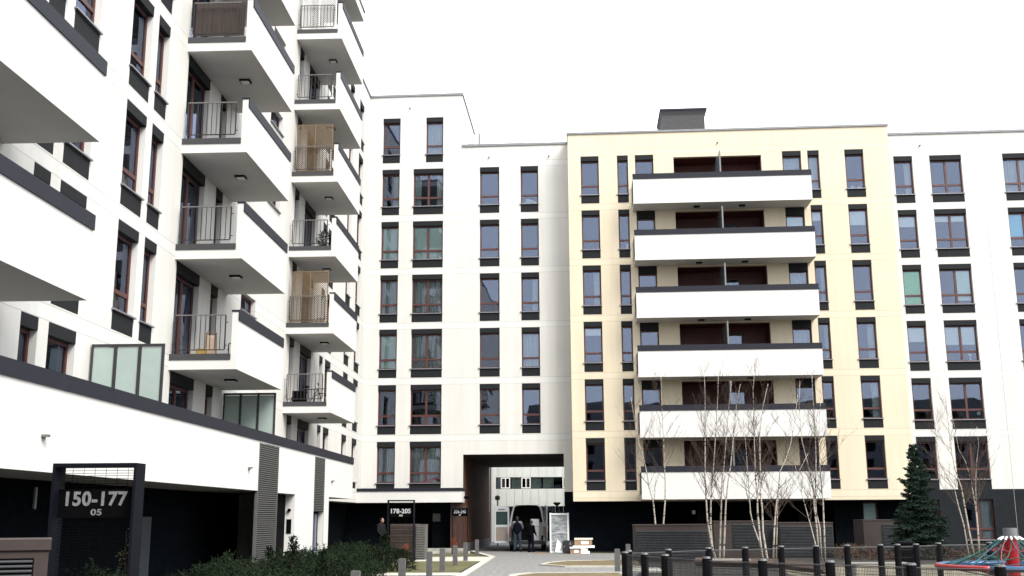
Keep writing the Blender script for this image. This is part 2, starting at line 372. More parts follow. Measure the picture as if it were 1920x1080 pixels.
wall(mb, -6.55, -.8, 4.92, 21.58, DW, [o_ for o_ in ops if o_[0] > -6])
mb.quad((-6.55, DW, 3.), (-6.42, DW, 3.), (-6.42, DW, 4.92), (-6.55, DW, 4.92)); mb.quad((-1.24, DW, 3.), (-.4, DW, 3.), (-.4, DW, 4.92), (-1.24, DW, 4.92))
mb.quad((-.8, DW, 4.92), (-.4, DW, 4.92), (-.4, DW, 21.58), (-.8, DW, 21.58))
shell(mb, -12.5, -6.55, 6, 24.6, DW, DW+6.4); shell(mb, -6.55, -.8, 6, 21.58, DW+.001, DW+15)
B.add('wall', mb, [WHITE])
mb = MB()   # passage lining
mb.quad((-6.42, DW, 0), (-6.42, DW, 4.92), (-6.42, DW+15, 4.92), (-6.42, DW+15, 0)); mb.quad((-1.24, DW, 0), (-1.24, DW+15, 0), (-1.24, DW+15, 4.92), (-1.24, DW, 4.92))
PASS = mat('passage_lining', (.085, .040, .026), .75, .2, 3., spec=.08)
B.add('passage_wall', mb, [PASS])
B.add('passage_plinth', MB().box(-6.42, DW+.02, 0, -6.36, DW+14.9, .45), [CONC])
mb = MB().box(-6.42, DW+.003, 4.92, -1.24, DW+15, 5.2); B.add('passage_ceiling', mb, [mat('passage_soffit', (.035, .032, .027), .9, .15, 3.)])
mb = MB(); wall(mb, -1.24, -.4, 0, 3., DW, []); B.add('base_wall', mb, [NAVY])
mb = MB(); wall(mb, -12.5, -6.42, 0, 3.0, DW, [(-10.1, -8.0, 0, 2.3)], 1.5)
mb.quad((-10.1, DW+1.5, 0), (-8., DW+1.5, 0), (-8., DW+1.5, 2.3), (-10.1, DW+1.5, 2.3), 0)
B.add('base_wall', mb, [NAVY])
B.add('red_pier', MB().box(-6.98, DW-.62, 0, -6.35, DW-.003, 2.46), [mat('rusty_cladding', (.050, .021, .014), .6, .35, 2., stretch=(4, 4, .6))])
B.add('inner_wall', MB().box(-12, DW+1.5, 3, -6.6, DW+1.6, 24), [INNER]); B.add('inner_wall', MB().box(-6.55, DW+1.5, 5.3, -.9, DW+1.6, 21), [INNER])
mb = MB().box(-12.6, 54.98, 2.49, -6.35, DW+.1, 3.05); B.add('canopy', mb, [SMOOTH])
B.add('canopy_cap', MB().box(-12.6, 54.94, 3.05, -6.33, DW+.0, 3.2), [CAPM])
mb = MB(); mb.box(-11.8, DW-.06, 24.6, -6.5, DW+6.4, 24.72); mb.box(-6.56, DW-.06, 21.58, -.8, DW+15, 21.7); B.add('coping', mb, [COPE])
mb = MB(); mb.tube([(-6.2, DW+6, 21.6), (-6.2, DW+6, 24.5)], .07, 8); mb.tube([(-6.1, DW+6.2, 22.6), (-5.9, DW+6.2, 23.4)], .05, 8); mb.box(-6.1, DW+5, 21.7, -5.2, DW+6, 22.7); B.add('roof_vent', mb, [COPE])
mb = MB(); mb.box(-6.3, DW+.6, 21.7, -3.2, DW+1.0, 21.95); B.add('roof_rail', mb, [STEELL])
for u, z in ((-9.46, 23.92), (-5.07, 20.95), (-1.82, 20.92)): B.add('overflow_spout', MB().tube([(u, DW, z), (u, DW-.12, z-.02)], .035, 8), [STEEL])
for (u0, u1), k, c in wins: window(B, u0, u1, head(k)-SILLH, head(k), DW, c, spand=.47 if k else .27)
B.add('meter_cabinet', MB().box(-7.96, DW-.08, 1.55, -7.57, DW-.002, 1.95), [CONC])
B.add('wall_lamp', MB().tube([(-6.3, DW-.3, 2.75), (-6.1, DW-.45, 2.72)], .07, 8), [BLACK])
# ------------------------------------------------------------------ cream block
DC = 55.0
B = Bld('apartment_block', -TH, 7.5, DC, 'cream yellow block with six long white balconies and a rooftop chimney')
ops = []; wins = []
curE = [None, None, 'half:.25', 'side', None, None]; curK = [None, 'side', 'side', None, 'half:.45', None]
curJ = [None, None, 'side', 'side', 'half:.3', 'sheer']; curI = [None, None, 'sheer', 'sheer', 'half:.9', 'sheer']
for k in range(6):
    wins += [((-.10, .85), k, curE[k], 0), ((1.815, 2.39), k, None, 0), ((11.70, 12.29), k, curJ[k], 0), ((13.6, 14.56), k, curK[k], 0)]
    wins += [((2.76, 3.72), k, None, 1), ((10.40, 11.37), k, curI[k], 1)]
for (u0, u1), k, c, dr in wins: ops.append((u0, u1, head(k)-(2.6 if dr else SILLH), head(k)))
LZ = lambda k: (head(k)-2.75, head(k)-.17)
for k in range(6): ops.append((4.77, 9.32, *LZ(k)))
mb = MB(); wall(mb, -.77, 15.87, 2.5, 21.62, DC, [o_ for o_ in ops if o_[0] != 4.77] + [(4.77, 9.32, *LZ(k)) for k in range(6)], .24)
shell(mb, -.77, 15.87, 2.5, 21.62, DC, DC+14)
B.add('wall', mb, [CREAM])
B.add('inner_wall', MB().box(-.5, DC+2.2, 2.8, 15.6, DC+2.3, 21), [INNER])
B.add('coping', MB().box(-.83, DC-.06, 21.62, 15.93, DC+14, 21.73), [COPE])
for k in range(6):
    z0, z1 = LZ(k); mb = MB(); a, b, dd = 4.77, 9.32, DC+1.5
    mb.quad((a, DC+.24, z0), (a, DC+.24, z1), (a, dd, z1), (a, dd, z0)); mb.quad((b, DC+.24, z0), (b, dd, z0), (b, dd, z1), (b, DC+.24, z1))
    mb.quad((a, DC+.24, z1), (b, DC+.24, z1), (b, dd, z1), (a, dd, z1)); mb.quad((a, DC+.24, z0), (a, dd, z0), (b, dd, z0), (b, DC+.24, z0))
    wall(mb, a, b, z0, z1, dd, [(7.25, 8.15, z0+.05, z1-.35)], .15)
    lg = B.add('loggia', mb, [BROWNP])
    window(B, 7.25, 8.15, z0+.05, z1-.35, dd-.1, 'sheer' if k in (1, 4) else None, box=0, spand=0, name='balcony_door', dark=True, transom=0, sill=False)
for (u0, u1), k, c, dr in wins:
    if dr: window(B, u0, u1, head(k)-2.6, head(k), DC, c, box=.5 if k < 5 else .26, spand=0, sill=False, name='balcony_door', transom=0)  # under a slab the box is taller: its extra dark height imitates shade
    else: window(B, u0, u1, head(k)-SILLH, head(k), DC, c)
DB = 53.6
def far_balcony(k):
    L = 8.97; Dp = DC-DB
    def body():
        mb = MB(); mb.box(0, 0, 0, L, .14, 1.5); mb.box(0, .1401, 0, L, Dp, .25); mb.box(.02, .1402, .2501, L-.02, Dp-.001, .262, 1); return mb.mesh('balcony', [SMOOTH, TILE])
    def cap():
        mb = MB(); mb.box(-.015, -.028, 1.295, L+.015, -.001, 1.575); mb.box(-.015, -.001, 1.501, L+.015, .17, 1.575); return mb.mesh('parapet_cap', CAPM)
    def rl(u):
        def f(): mb = MB(); bal_end_rail(mb, u, .2, Dp-.05, .32, 1.3, 9); return mb.mesh('railing', [DKFRAME, DKFRAME])
        return f
    b = B.place('balcony', cached('fb', body), 2.555, DB, 2.55+SH*k)
    link('parapet_cap', cached('fbc', cap), b)
    link('railing', cached('fr0', rl(.0)), b); link('railing', cached('fr1', rl(L-.02)), b)
    link('slab_edge', cached('fbe', lambda: MB().box(-.02, .14, .25, 0, Dp, .42).mesh('slab_edge', EDGE)), b)
    def dv(): mb = MB(); mb.box(4.44, .145, .25, 4.49, Dp+1.2, 2.75); return mb.mesh('divider', [DIVG])
    link('divider', cached('fdv', dv), b)
    link('divider_post', cached('fdp', lambda: MB().box(4.43, .1, 1.576, 4.50, .14, 2.75).mesh('divider_post', STEELL)), b)
    for u in (3.1, 5.4): link('ceiling_lamp', cached(('cl', u), lambda: MB().box(u, .6, -.07, u+.3, .8, -.001).mesh('ceiling_lamp', [SHUT])), b)
for k in range(6): far_balcony(k)
def chim():
    mb = MB(); mb.box(4.42, DC+2, 21.73, 6.72, DC+4.6, 23.3, 0)
    n = len(mb.v); a, b, y0, y1 = 4.42, 6.72, DC+2, DC+4.6; o_ = .10
    mb.v += [(a, y0, 23.3), (b, y0, 23.3), (b, y1, 23.3), (a, y1, 23.3), (a-o_, y0-o_, 23.55), (b+o_, y0-o_, 23.55), (b+o_, y1+o_, 23.55), (a-o_, y1+o_, 23.55)]
    for f in ((0, 1, 5, 4), (1, 2, 6, 5), (2, 3, 7, 6), (3, 0, 4, 7)): mb.f.append(tuple(n+i for i in f)); mb.mi.append(0)
    return mb
ch = B.add('chimney', chim(), [mat('chimney_render', (.05, .05, .052), .9, .1, 6., .2)])
link('chimney_cap', MB().box(4.42-.13, DC+1.87, 23.55, 6.72+.13, DC+4.73, 23.65).mesh('chimney_cap', [CAPM]), ch)
B.add('overflow_spout', MB().tube([(7.09, DC, 20.95), (7.09, DC-.12, 20.93)], .035, 8), [STEEL])
# recessed dark ground floor below the cream block
mb = MB(); wall(mb, -.4, 15.9, 0, 2.5, DW, [(3.1, 8.1, 0, 2.5), (8.6, 12.2, 0, 2.5), (13.6, 14.35, .55, 2.4)], .3)
mb.quad((3.1, DW+5, 0), (12.2, DW+5, 0), (12.2, DW+5, 2.5), (3.1, DW+5, 2.5)); mb.quad((3.1, DW, 0), (3.1, DW+5, 0), (3.1, DW+5, 2.5), (3.1, DW, 2.5)); mb.quad((12.2, DW+.3, 0), (12.2, DW+.3, 2.5), (12.2, DW+5, 2.5), (12.2, DW+5, 0))
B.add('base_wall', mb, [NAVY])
for u in (5.5, 10.6): B.add('column', MB().box(u, DW+.8, 0, u+.35, DW+1.15, 2.5), [SIGNM])
B.add('inner_wall', MB().box(13.0, DW+2.2, .1, 15.6, DW+2.3, 2.5), [INNER]); B.add('wall_plate', MB().box(5.25, DW+.9, 1.85, 5.42, DW+.95, 2.05), [PLASW])
window(B, 13.6, 14.35, .55, 2.4, DW, 'blind', box=0, spand=0)
# ------------------------------------------------------------------ right white block
B = Bld('apartment_block', -TH, 23, DW, 'white block right of the cream one, fir tree in front of its dark base')
wins = []
curL = [None, None, 'half:.45', 'green', 'half:.35', 'side']; curM = [None, None, 'half:.55', 'blind:.9:r', 'half:.22', None]; curN = [None, None, None, None, 'cyan:.7', 'sheer']
for k in range(6):
    wins += [((16.46, 17.43), k, curL[k]), ((18.32, 19.96), k, curM[k]), ((22.08, 23.7), k, curN[k]), ((25.5, 26.5), k, None)]
ops = [(u0, u1, head(k)-SILLH, head(k)) for (u0, u1), k, c in wins]
mb = MB(); wall(mb, 15.8, 30, 3.0, 21.58, DW, ops); shell(mb, 15.88, 30, 3.0, 21.58, DW, DW+14); B.add('wall', mb, [WHITE])
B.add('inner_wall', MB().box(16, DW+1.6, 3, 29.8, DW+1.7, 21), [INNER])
B.add('coping', MB().box(15.94, DW-.06, 21.58, 30.05, DW+14, 21.7), [COPE])
B.add('expansion_joint', MB().box(20.985, DW-.006, 0, 21.0, DW-.001, 21.58), [mat('sealant', (.30, .30, .28), .8, .1, 5.)])
B.add('overflow_spout', MB().tube([(17.87, DW, 20.95), (17.87, DW-.12, 20.93)], .035, 8), [STEEL])
for (u0, u1), k, c in wins: window(B, u0, u1, head(k)-SILLH, head(k), DW, c, spand=.47 if k else .49)
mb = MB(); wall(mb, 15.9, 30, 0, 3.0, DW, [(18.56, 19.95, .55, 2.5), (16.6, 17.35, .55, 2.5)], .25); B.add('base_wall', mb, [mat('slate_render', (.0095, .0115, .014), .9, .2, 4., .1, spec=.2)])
B.add('inner_wall', MB().box(16, DW+1.6, .1, 29.8, DW+1.7, 2.95), [INNER]); window(B, 18.56, 19.95, .55, 2.5, DW, 'side', box=0, spand=0, double=True); window(B, 16.6, 17.35, .55, 2.5, DW, None, box=0, spand=0)
# ------------------------------------------------------------------ LEFT WING  (u = world Y, d = -X)
B = Bld('apartment_block', R(90), 30, 10.06, 'tall white wing on the left with stacked projecting balconies above a podium')
LA = 10.06
wins = []; ops = []
for k in range(7):
    hh = head(k)
    for (u0, u1) in ((12.3, 13.0), (14.6, 15.9), (19.8, 20.5), (20.95, 22.2), (23.95, 25.2), (25.6, 26.4), (45.71, 46.37), (46.87, 48.03), (51.0, 52.12), (53.62, 54.85)):
        if k == 6 and u0 < 19: continue
        wins.append((u0, u1, hh-SILLH, hh, 'yellow' if (k == 2 and u0 == 23.95) else None, 0))
    for (u0, u1) in ((27.9, 29.8), (30.85, 31.5), (40.45, 41.15), (42.17, 44.12)):
        wins.append((u0, u1, hh-2.62, hh-.05, 'sheer' if (u0 == 42.17 and k in (2, 5)) else None, 1))
for u0, u1, z0, z1 in ((36.5, 38.2, 12.73, 13.45), (36.5, 38.2, 15.69, 16.4), (36.5, 38.2, 18.65, 19.36), (33.9, 35.6, 8.33, 8.93), (33.9, 35.6, 11.28, 11.9)):
    wins.append((u0, u1, z0, z1, None, 2))
ops = [w_[:4] for w_ in wins]
mb = MB(); wall(mb, -20, 56.9, 2.5, 24.6, LA, ops)
shell(mb, -20, 56.9, 2.5, 24.6, LA+.001, 22); B.add('wall', mb, [WHITE])
B.add('inner_wall', MB().box(-19, LA+1.5, 3, 56, LA+1.6, 24), [INNER])
B.add('coping', MB().box(-20, LA-.06, 24.6, 56.9, 22, 24.72), [COPE])
mb = MB(); mb.quad((-20, LA+.02, 0), (40, LA+.02, 0), (40, LA+.02, 2.5), (-20, LA+.02, 2.5)); mb.quad((40, LA+.02, 0), (40, LA+.9, 0), (40, LA+.9, 2.5), (40, LA+.02, 2.5)); mb.quad((40, LA+.9, 0), (57.5, LA+.9, 0), (57.5, LA+.9, 2.5), (40, LA+.9, 2.5))
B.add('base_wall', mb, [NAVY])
B.add('entrance_panel', MB().box(40.05, LA+.6, 0, 43.2, LA+.7, 2.48), [mat('grey_blue_panel', (.009, .011, .014), .7, .15, 4.)])
for u0, u1, z0, z1, c, t in wins:
    if t == 0: window(B, u0, u1, z0, z1, LA, c, spand=.47 if z0 > 4 else .3)
    elif t == 1: window(B, u0, u1, z0, z1, LA, c, box=.32, spand=0, sill=False, name='balcony_door', transom=0)
    else: window(B, u0, u1, z0, z1, LA, None, box=0, spand=0, name='high_window', transom=0, double=False)
BF = 8.27
def lb(u0, L, z, rail=True, rm=None):
    Dp = LA-BF
    def body():
        mb = MB(); mb.box(0, 0, 0, L, .17, 1.515); mb.box(0, .1701, 0, L, Dp, .25); mb.box(.03, .1702, .2501, L-.03, Dp-.001, .262, 1); return mb.mesh('balcony', [SMOOTH, TILE])
    def cap():
        mb = MB(); mb.box(-.015, -.028, 1.285, L+.015, -.001, 1.565); mb.box(-.015, -.001, 1.516, L+.015, .185, 1.565); return mb.mesh('parapet_cap', CAPM)
    b = B.place('balcony', cached(('lb', L), body), u0, BF, z)
    link('parapet_cap', cached(('lc', L), cap), b)
    for ue in (0, L): link('slab_edge', cached(('le', L, ue), lambda: MB().box(ue-.02, .171, .25, ue+.02, Dp, .41).mesh('slab_edge', EDGE)), b)
    def r_(u):
        def f(): mb = MB(); bal_end_rail(mb, u, .34, Dp-.12, .50, 1.45, 10); return mb.mesh('railing', [STEEL, STEELL])
        return f
    link('railing', cached(('lr0', L), r_(.0)), b); link('railing', cached(('lr1', L), r_(L)), b)
    def lamp():
        mb = MB(); mb.box(0, 0, -.05, .3, .3, 0, 0); mb.box(.035, .035, -.062, .265, .265, -.0501, 1); return mb.mesh('ceiling_lamp', [SHUT, LAMPD])
    link('ceiling_lamp', cached('ll', lamp), b, (L*.42, .62, -.001))
    return b
lbs = {}
for k in range(6):
    z = 5.545+2.957*k
    if k < 3: lbs[0, k] = lb(13.9, 4.7, z)
    lbs[1, k] = lb(27.75, 4.7, z); lbs[2, k] = lb(39.8, 4.7, z)
for u in (27.75, 39.8):
    cb = B.place('canopy', MB().box(0, 0, 0, 4.7, LA-BF, .42).mesh('canopy', SMOOTH), u, BF, 23.29)
    link('canopy_cap', MB().box(-.05, -.05, .42, 4.75, LA-BF, .5).mesh('canopy_cap', COPE), cb)
def lattice(w_, h_, m_, step=.085):
    mb = MB(); t = .0085
    for x in (0, w_/2-.02, w_-.035): mb.box(x, -.03, 0, x+.035, .0, h_)
    for z in (0, h_-.035): mb.box(.0351, -.029, z, w_-.0351, -.001, z+.035)
    n = int((w_+h_)/step)
    for i in range(n):
        c = i*step
        for sgn in (0, 1):
            # diagonal from the bottom/side edge, clipped to the panel
            x0 = c-h_; x1 = c; z0, z1 = h_, 0.
            if x0 < 0: z0 = h_+x0; x0 = 0.
            if x1 > w_: z1 = x1-w_; x1 = w_
            if z0 <= z1: continue
            a, b = (x0, z0), (x1, z1)
            if sgn: a, b = (w_-a[0], a[1]), (w_-b[0], b[1])
            dx, dz = b[0]-a[0], b[1]-a[1]; l = math.hypot(dx, dz)
            if l < .03: continue
            nx, nz = -dz/l*t, dx/l*t; y = -.022 if sgn else -.012
            mb.quad((a[0]-nx, y, a[1]-nz), (b[0]-nx, y, b[1]-nz), (b[0]+nx, y, b[1]+nz), (a[0]+nx, y, a[1]+nz))
            mb.quad((a[0]-nx, y+.009, a[1]-nz), (b[0]-nx, y+.009, b[1]-nz), (b[0]+nx, y+.009, b[1]+nz), (a[0]+nx, y+.009, a[1]+nz))
    return mb.mesh('lattice_screen', m_)
def hang(me, name, k, c, u, label, cat, z=.45, group=None):
    """things on the balconies: local x -> world X"""
    o = link(name, me, None, (-LA+.16, u, 5.545+2.957*k+z)); return tag(o, label, cat, group)
hang(lattice(1.38, 1.9, WOOD), 'lattice_screen', 3, 2, 39.9, 'wooden lattice screen on the fourth far balcony, higher of the two brown ones', 'screen')
hang(lattice(1.38, 1.95, WOOD), 'lattice_screen', 1, 2, 39.9, 'wooden lattice screen on the second far balcony, lower of the two brown ones', 'screen')
hang(lattice(1.38, 1.9, PLASW), 'lattice_screen', 5, 2, 39.9, 'white lattice screen behind the railing of the topmost far balcony', 'screen')
mb = MB()
for i in range(46): mb.tube([(i*.03, random.uniform(-.004, .004), 0), (i*.03+.004, 0, 1.02)], .016, 5)
hang(mb.mesh('reed_mat', REED), 'reed_mat', 3, 1, 27.88, 'dark brown reed mat tied behind the top left balcony railing', 'screen', .5)
# podium
mb = MB(); P0, P1 = 0., 44.5
rec = [(32.66, 34.71, 0, 2.49), (30.3, 32.5, 0, 3.85), (37.42, 39.09, 0, 3.84)]
wall(mb, P0, 30.3, 2.5, 3.88, BF, []); wall(mb, 32.5, 37.42, 2.49, 3.88, BF, []); wall(mb, 34.71, 37.42, 0, 2.49, BF, []); wall(mb, 39.09, P1, 2.5, 3.88, BF, []); wall(mb, 39.09, 39.92, 0, 2.5, BF, [])
mb.quad((30.3, BF, 3.83), (32.5, BF, 3.83), (32.5, BF, 3.88), (30.3, BF, 3.88)); mb.quad((37.42, BF, 3.83), (39.09, BF, 3.83), (39.09, BF, 3.88), (37.42, BF, 3.88))
mb.quad((34.71, BF, 0), (34.71, BF, 2.49), (34.71, BF+.32, 2.49), (34.71, BF+.32, 0)); mb.quad((32.5, BF, 2.49), (34.71, BF, 2.49), (34.71, BF+.32, 2.49), (32.5, BF+.32, 2.49))
mb.box(34.72, BF+.01, 0, 37.4, LA, 2.48); mb.box(39.1, BF+.01, 0, 39.92, LA, 2.48)
mb.quad((P1, BF, 2.5), (P1, LA, 2.5), (P1, LA, 3.88), (P1, BF, 3.88)); mb.box(P0, BF+.13, 2.5, P1-.001, LA+.0, 2.92)
for ua, ub in ((P0, 30.3), (32.5, 37.42), (39.09, P1-.001)): mb.box(ua, BF+.001, 2.5001, ub, BF+.2, 3.88)
mb.box(P0, BF+.2001, 2.921, P1-.001, LA+.0, 2.935, 1)
B.add('podium', mb, [SMOOTH, TILE])
mb = MB()
for a in range(0, 44, 5): mb.box(a+.002, BF-.03, 3.876, min(a+5, P1+.02)-.002, BF-.001, 4.144); mb.box(a+.002, BF-.001, 4.10, min(a+5, P1+.02)-.002, BF+.25, 4.144)
B.add('podium_cap', mb, [CAPM])
def striped(u0, u1, z0, z1):
    mb = MB(); mb.box(u0+.01, BF+.07, z0, u1-.01, BF+.12, z1, 1); z = z0+.01
    while z < z1-.04: mb.box(u0+.05, BF+.0, z, u1-.05, BF+.07, z+.032, 0); z += .058
    mb.box(u0, BF-.005, z0, u0+.05, BF+.08, z1, 0); mb.box(u1-.05, BF-.005, z0, u1, BF+.08, z1, 0)
    return mb
B.add('louvre_panel', striped(30.3, 32.5, 0, 3.83), [mat('louvre_slat', (.105, .105, .10), .55, .1, 6., metal=.3), BLACK])
B.add('louvre_panel', striped(37.43, 39.08, 1.98, 3.83), [MATS['louvre_slat'], BLACK])
B.add('entrance_door', MB().box(32.52, BF+.3, 0, 34.7, BF+.36, 2.48), [BLACK])
ic = B.add('intercom', MB().box(34.69, BF+.09, 1.28, 34.709, BF+.24, 1.72), [BLACK]); B.add('wall_lamp', MB().tube([(34.62, BF+.16, 2.0), (34.7, BF+.16, 2.0)], .05, 10), [BLACK])
B.add('porch_door', MB().box(37.44, BF+.2, 0, 39.08, BF+.26, 1.97), [BLACK])
B.add('porch_door_glass', MB().box(38.0, BF+.17, .1, 38.8, BF+.199, 1.9), [GLASS])
B.add('door_rail', MB().box(38.3, BF+.12, .1, 38.36, BF+.16, 1.9), [STEELL])
for u, z in ((17.28, 3.07), (29.24, 3.08), (40.24, 3.08)):
    mb = MB(); mb.box(u, BF-.10, z-.02, u+.11, BF-.0, z+.02); mb.box(u+.03, BF-.05, z-.07, u+.06, BF-.0, z-.021); B.add('floodlight', mb, [STEELL])
# terrace dividers: three frosted lights in a dark frame, across the terrace
for nm, u in (('terrace_divider', 22.93), ('terrace_divider', 32.46)):
    mb = MB(); d0, d1, z0, z1 = BF+.16, LA-.03, 2.95, 5.46; wd = (d1-d0)
    mb.box(u, d0, z0, u+.06, d0+.05, z1); mb.box(u, d1-.05, z0, u+.06, d1, z1)
    for i in (1, 2): mb.box(u, d0+wd*i/3-.03, z0, u+.06, d0+wd*i/3+.03, z1-.0601)
    mb.box(u, d0+.0501, z1-.06, u+.06, d1-.0501, z1)
    fr = B.add(nm, mb, [DKFRAME]); mb = MB()
    for i in range(3): mb.box(u+.02, d0+wd*i/3+.04, z0, u+.035, d0+wd*(i+1)/3-.04, z1-.07)
    o = mb.build('frosted_panel', [FROST], fr)
B.add('strip_lamp', MB().box(20.9, LA-.04, 1.95, 20.98, LA+.0, 2.36), [mat('grey_strip', (.22, .22, .23), .5, .05, 8.)])
B.add('door_frame', MB().box(26.3, LA-.12, 0, 26.9, LA-.02, 1.8), [mat('blue_grey_frame', (.03, .038, .045), .5, .1, 8.)])
# ------------------------------------------------------------------ buildings seen through the passage, and across the court behind the viewer
B = Bld('office_building', 0, -2, 85, 'low pale panel building with ribbon windows seen through the passage')
mb = MB(); wall(mb, -14, 12, 0, 8.5, 85, [(-5.1, 6, 3.87, 4.76), (-5.1, 6, 1.0, 2.56)], .2); shell(mb, -14, 12, 0, 8.5, 85, 97); B.add('wall', mb, [PEBB])
mb = MB()
for i in range(22):
    for z0, z1 in ((1.05, 2.5), (2.62, 3.82), (4.82, 6.)): mb.box(-5.1+i*.62, 84.985, z0, -5.085+i*.62, 84.999, z1)
B.add('panel_joint', mb, [mat('joint_grey', (.32, .32, .30), .9, .1, 3.)])
B.add('inner_wall', MB().box(-6, 86.5, .5, 7, 86.6, 5), [INNER])
for z0, z1 in ((3.87, 4.76), (1.0, 2.56)):
    mb = MB()
    for i in range(12): mb.box(-5.1+i*.95, 85.08, z0, -5.04+i*.95, 85.16, z1)
    mb.box(-5.1, 85.081, z0, 6, 85.159, z0+.05); mb.box(-5.1, 85.081, z1-.05, 6, 85.159, z1)
    f = B.add('window', mb, [DKFRAME])
    for i in range(11):
        link('pane', MB().box(-5.04+i*.95, 85.11, z0+.05, -4.15+i*.95, 85.12, z1-.05).mesh('pane', GLASS), f)
    if z0 > 3:
        for u in (-4.3, -2.72, .45):
            mb = MB(); mb.box(u, 85.02, z0+.04, u+.72, 85.06, z0+.12); mb.box(u, 85.02, z1-.1, u+.72, 85.06, z1-.02)
            for x in (u, u+.32, u+.64): mb.box(x, 85.019, z0+.12, x+.08, 85.061, z1-.1)
            link('casement', mb.mesh('casement', PLASW), f)
        for u in (-3.5, -2.0, -1.05): link('blind', MB().box(u, 85.4, z0, u+.8, 85.42, z1).mesh('blind', [BLIND]), f)
B = Bld('corner_building', 0, -6, 76, 'white corner building just visible at the left edge of the passage')
mb = MB(); wall(mb, -12, -4.62, 0, 9, 76, []); shell(mb, -12, -4.62, 0, 9, 76, 84); B.add('wall', mb, [WHITE]); B.add('window', MB().box(-4.95, 75.97, 2.3, -4.7, 75.999, 3.9), [DKFRAME])
B.add('base_wall', MB().box(-12, 75.9, 0, -4.6, 75.96, 2.1), [NAVY]); B.add('downpipe', MB().tube([(-4.55, 75.9, 0), (-4.55, 75.9, 9)], .06, 8), [STEELL])
B = Bld('apartment_block', 0, 15, -34, 'grey block behind the viewer across the court, outside the photo')
mb = MB(); ops = [(u, u+1.6, 1+3*k, 2.8+3*k) for k in range(5) for u in range(-6, 94, 4)]; wall(mb, -9, 96, 0, 16.5, -34, ops, -.2); shell(mb, -9, 96, 0, 16.5, -34, -46); B.add('wall', mb, [mat('grey_render', (.15, .15, .15), .9, .05, 2.)])
B.add('inner_wall', MB().box(-8, -36, 0, 95, -35.9, 16), [INNER])
# ------------------------------------------------------------------ signs
def text_mesh(s, x0, x1, z0, z1, y, m_, bold=.03):
    cu = bpy.data.curves.new('t', 'FONT'); cu.body = s; cu.size = 1; cu.offset = bold; cu.extrude = .01; cu.space_character = 1.08
    to = bpy.data.objects.new('t', cu); COL.objects.link(to); dg = bpy.context.evaluated_depsgraph_get()
    me = bpy.data.meshes.new_from_object(to.evaluated_get(dg)); bpy.data.objects.remove(to)
    co = np.zeros(len(me.vertices)*3); me.vertices.foreach_get('co', co); co = co.reshape(-1, 3)
    a, b = co.min(0), co.max(0); out = np.zeros_like(co)
    out[:, 0] = x0+(co[:, 0]-a[0])/(b[0]-a[0])*(x1-x0); out[:, 2] = z0+(co[:, 1]-a[1])/(b[1]-a[1])*(z1-z0); out[:, 1] = y-(co[:, 2]-a[2])*.4
    me.vertices.foreach_set('co', out.ravel()); me.materials.clear(); me.materials.append(m_); me.update(); return me
LETT = mat('brushed_letters', (.16, .16, .165), .5, .2, 20.)
LETW = mat('pale_letters', (.42, .42, .43), .5, .1, 20.)
def portal(x, y, wd, H, big, small, label, lm, depth=.32, z0=1.77, z1=2.14, bold=.032):
    t = .035; e = empty('address_sign', (x, y, 0), 0, label, 'sign', 'steel address portals')
    mb = MB(); mb.box(0, 0, 0, t, depth, H-.05); mb.box(wd-t, 0, 0, wd, depth, H-.05); mb.box(0, 0, H-.0499, wd, depth, H)
    mb.build('frame', [SIGNM], e)
    mb = MB(); yb = depth*.62; z = .1
    while z < H-.08:
        if not (z0-.01 < z < z1+.01): mb.box(t, yb, z, wd-t, yb+.005, z+.006)
        z += .034
    for i in range(1, 7): xx = t+(wd-2*t)*i/7; mb.box(xx-.002, yb+.005, .05, xx+.002, yb+.009, H-.06)
    mb.build('wire_grid', [BLACK], e)
    pn = MB().box(t+.001, yb-.03, z0, wd-t-.001, yb-.004, z1).build('sign_panel', [BLACK], e)
    link('lettering', text_mesh(big, wd*.12, wd*.86, z0+(z1-z0)*.40, z0+(z1-z0)*.92, yb-.032, lm, bold), pn)
    link('lettering', text_mesh(small, wd*.43, wd*.56, z0+(z1-z0)*.08, z0+(z1-z0)*.30, yb-.032, lm, .02), pn)
    mb = MB()
    for i in (.15, .9): mb.box(t+.004, yb+.02, .0, t+.02, yb+.035, H-.08)
    return e
portal(-6.605, 14.2, 1.115, 2.47, '150-177', '05', 'dark steel portal sign reading 150-177 in the left foreground', LETT)
portal(-6.93, 45.1, 1.10, 2.46, '178-205', '06', 'dark steel portal sign reading 178-205 beside the brown bin enclosure', LETW)
portal(-5.15, 54.2, .80, 2.20, '206-240', '07', 'small dark sign reading 206-240 at the left corner of the passage', LETW, .2, 1.80, 2.16, .012)
# ------------------------------------------------------------------ bollards
bo = MB(); bo.box(-.085, -.085, 0, .085, .085, .735); bo.prism([(-.075, -.075), (.075, -.075), (.075, .075), (-.075, .075)], .735, .75)
bme = bo.mesh('bollard', CONC)
bl = ['nearest the camera, half cut off at the lower edge', 'in front of the hedge, second from the camera', 'left of the kerb beside the shrub ball', 'at the front corner of the green verge', 'in the middle of the green verge', 'at the back corner of the green verge', 'farthest, at the passage corner']
for i, (x, y) in enumerate([(-3.91, 21.6), (-3.9, 28.0), (-3.86, 33.6), (-3.79, 36.7), (-3.76, 41.0), (-3.74, 45.4), (-3.70, 51.3)]):
    tag(link('bollard', bme, None, (x, y, 0)), 'square grey concrete bollard '+bl[i], 'bollard', 'bollards along the left kerb')
tag(link('bollard', bme, None, (1.89, 35.6, 0)), 'grey bollard at the end of the playground fence, the nearer one', 'bollard', 'bollards by the playground')
tag(link('bollard', bme, None, (2.62, 41.7, 0)), 'grey bollard behind the playground fence corner, the farther one', 'bollard', 'bollards by the playground')
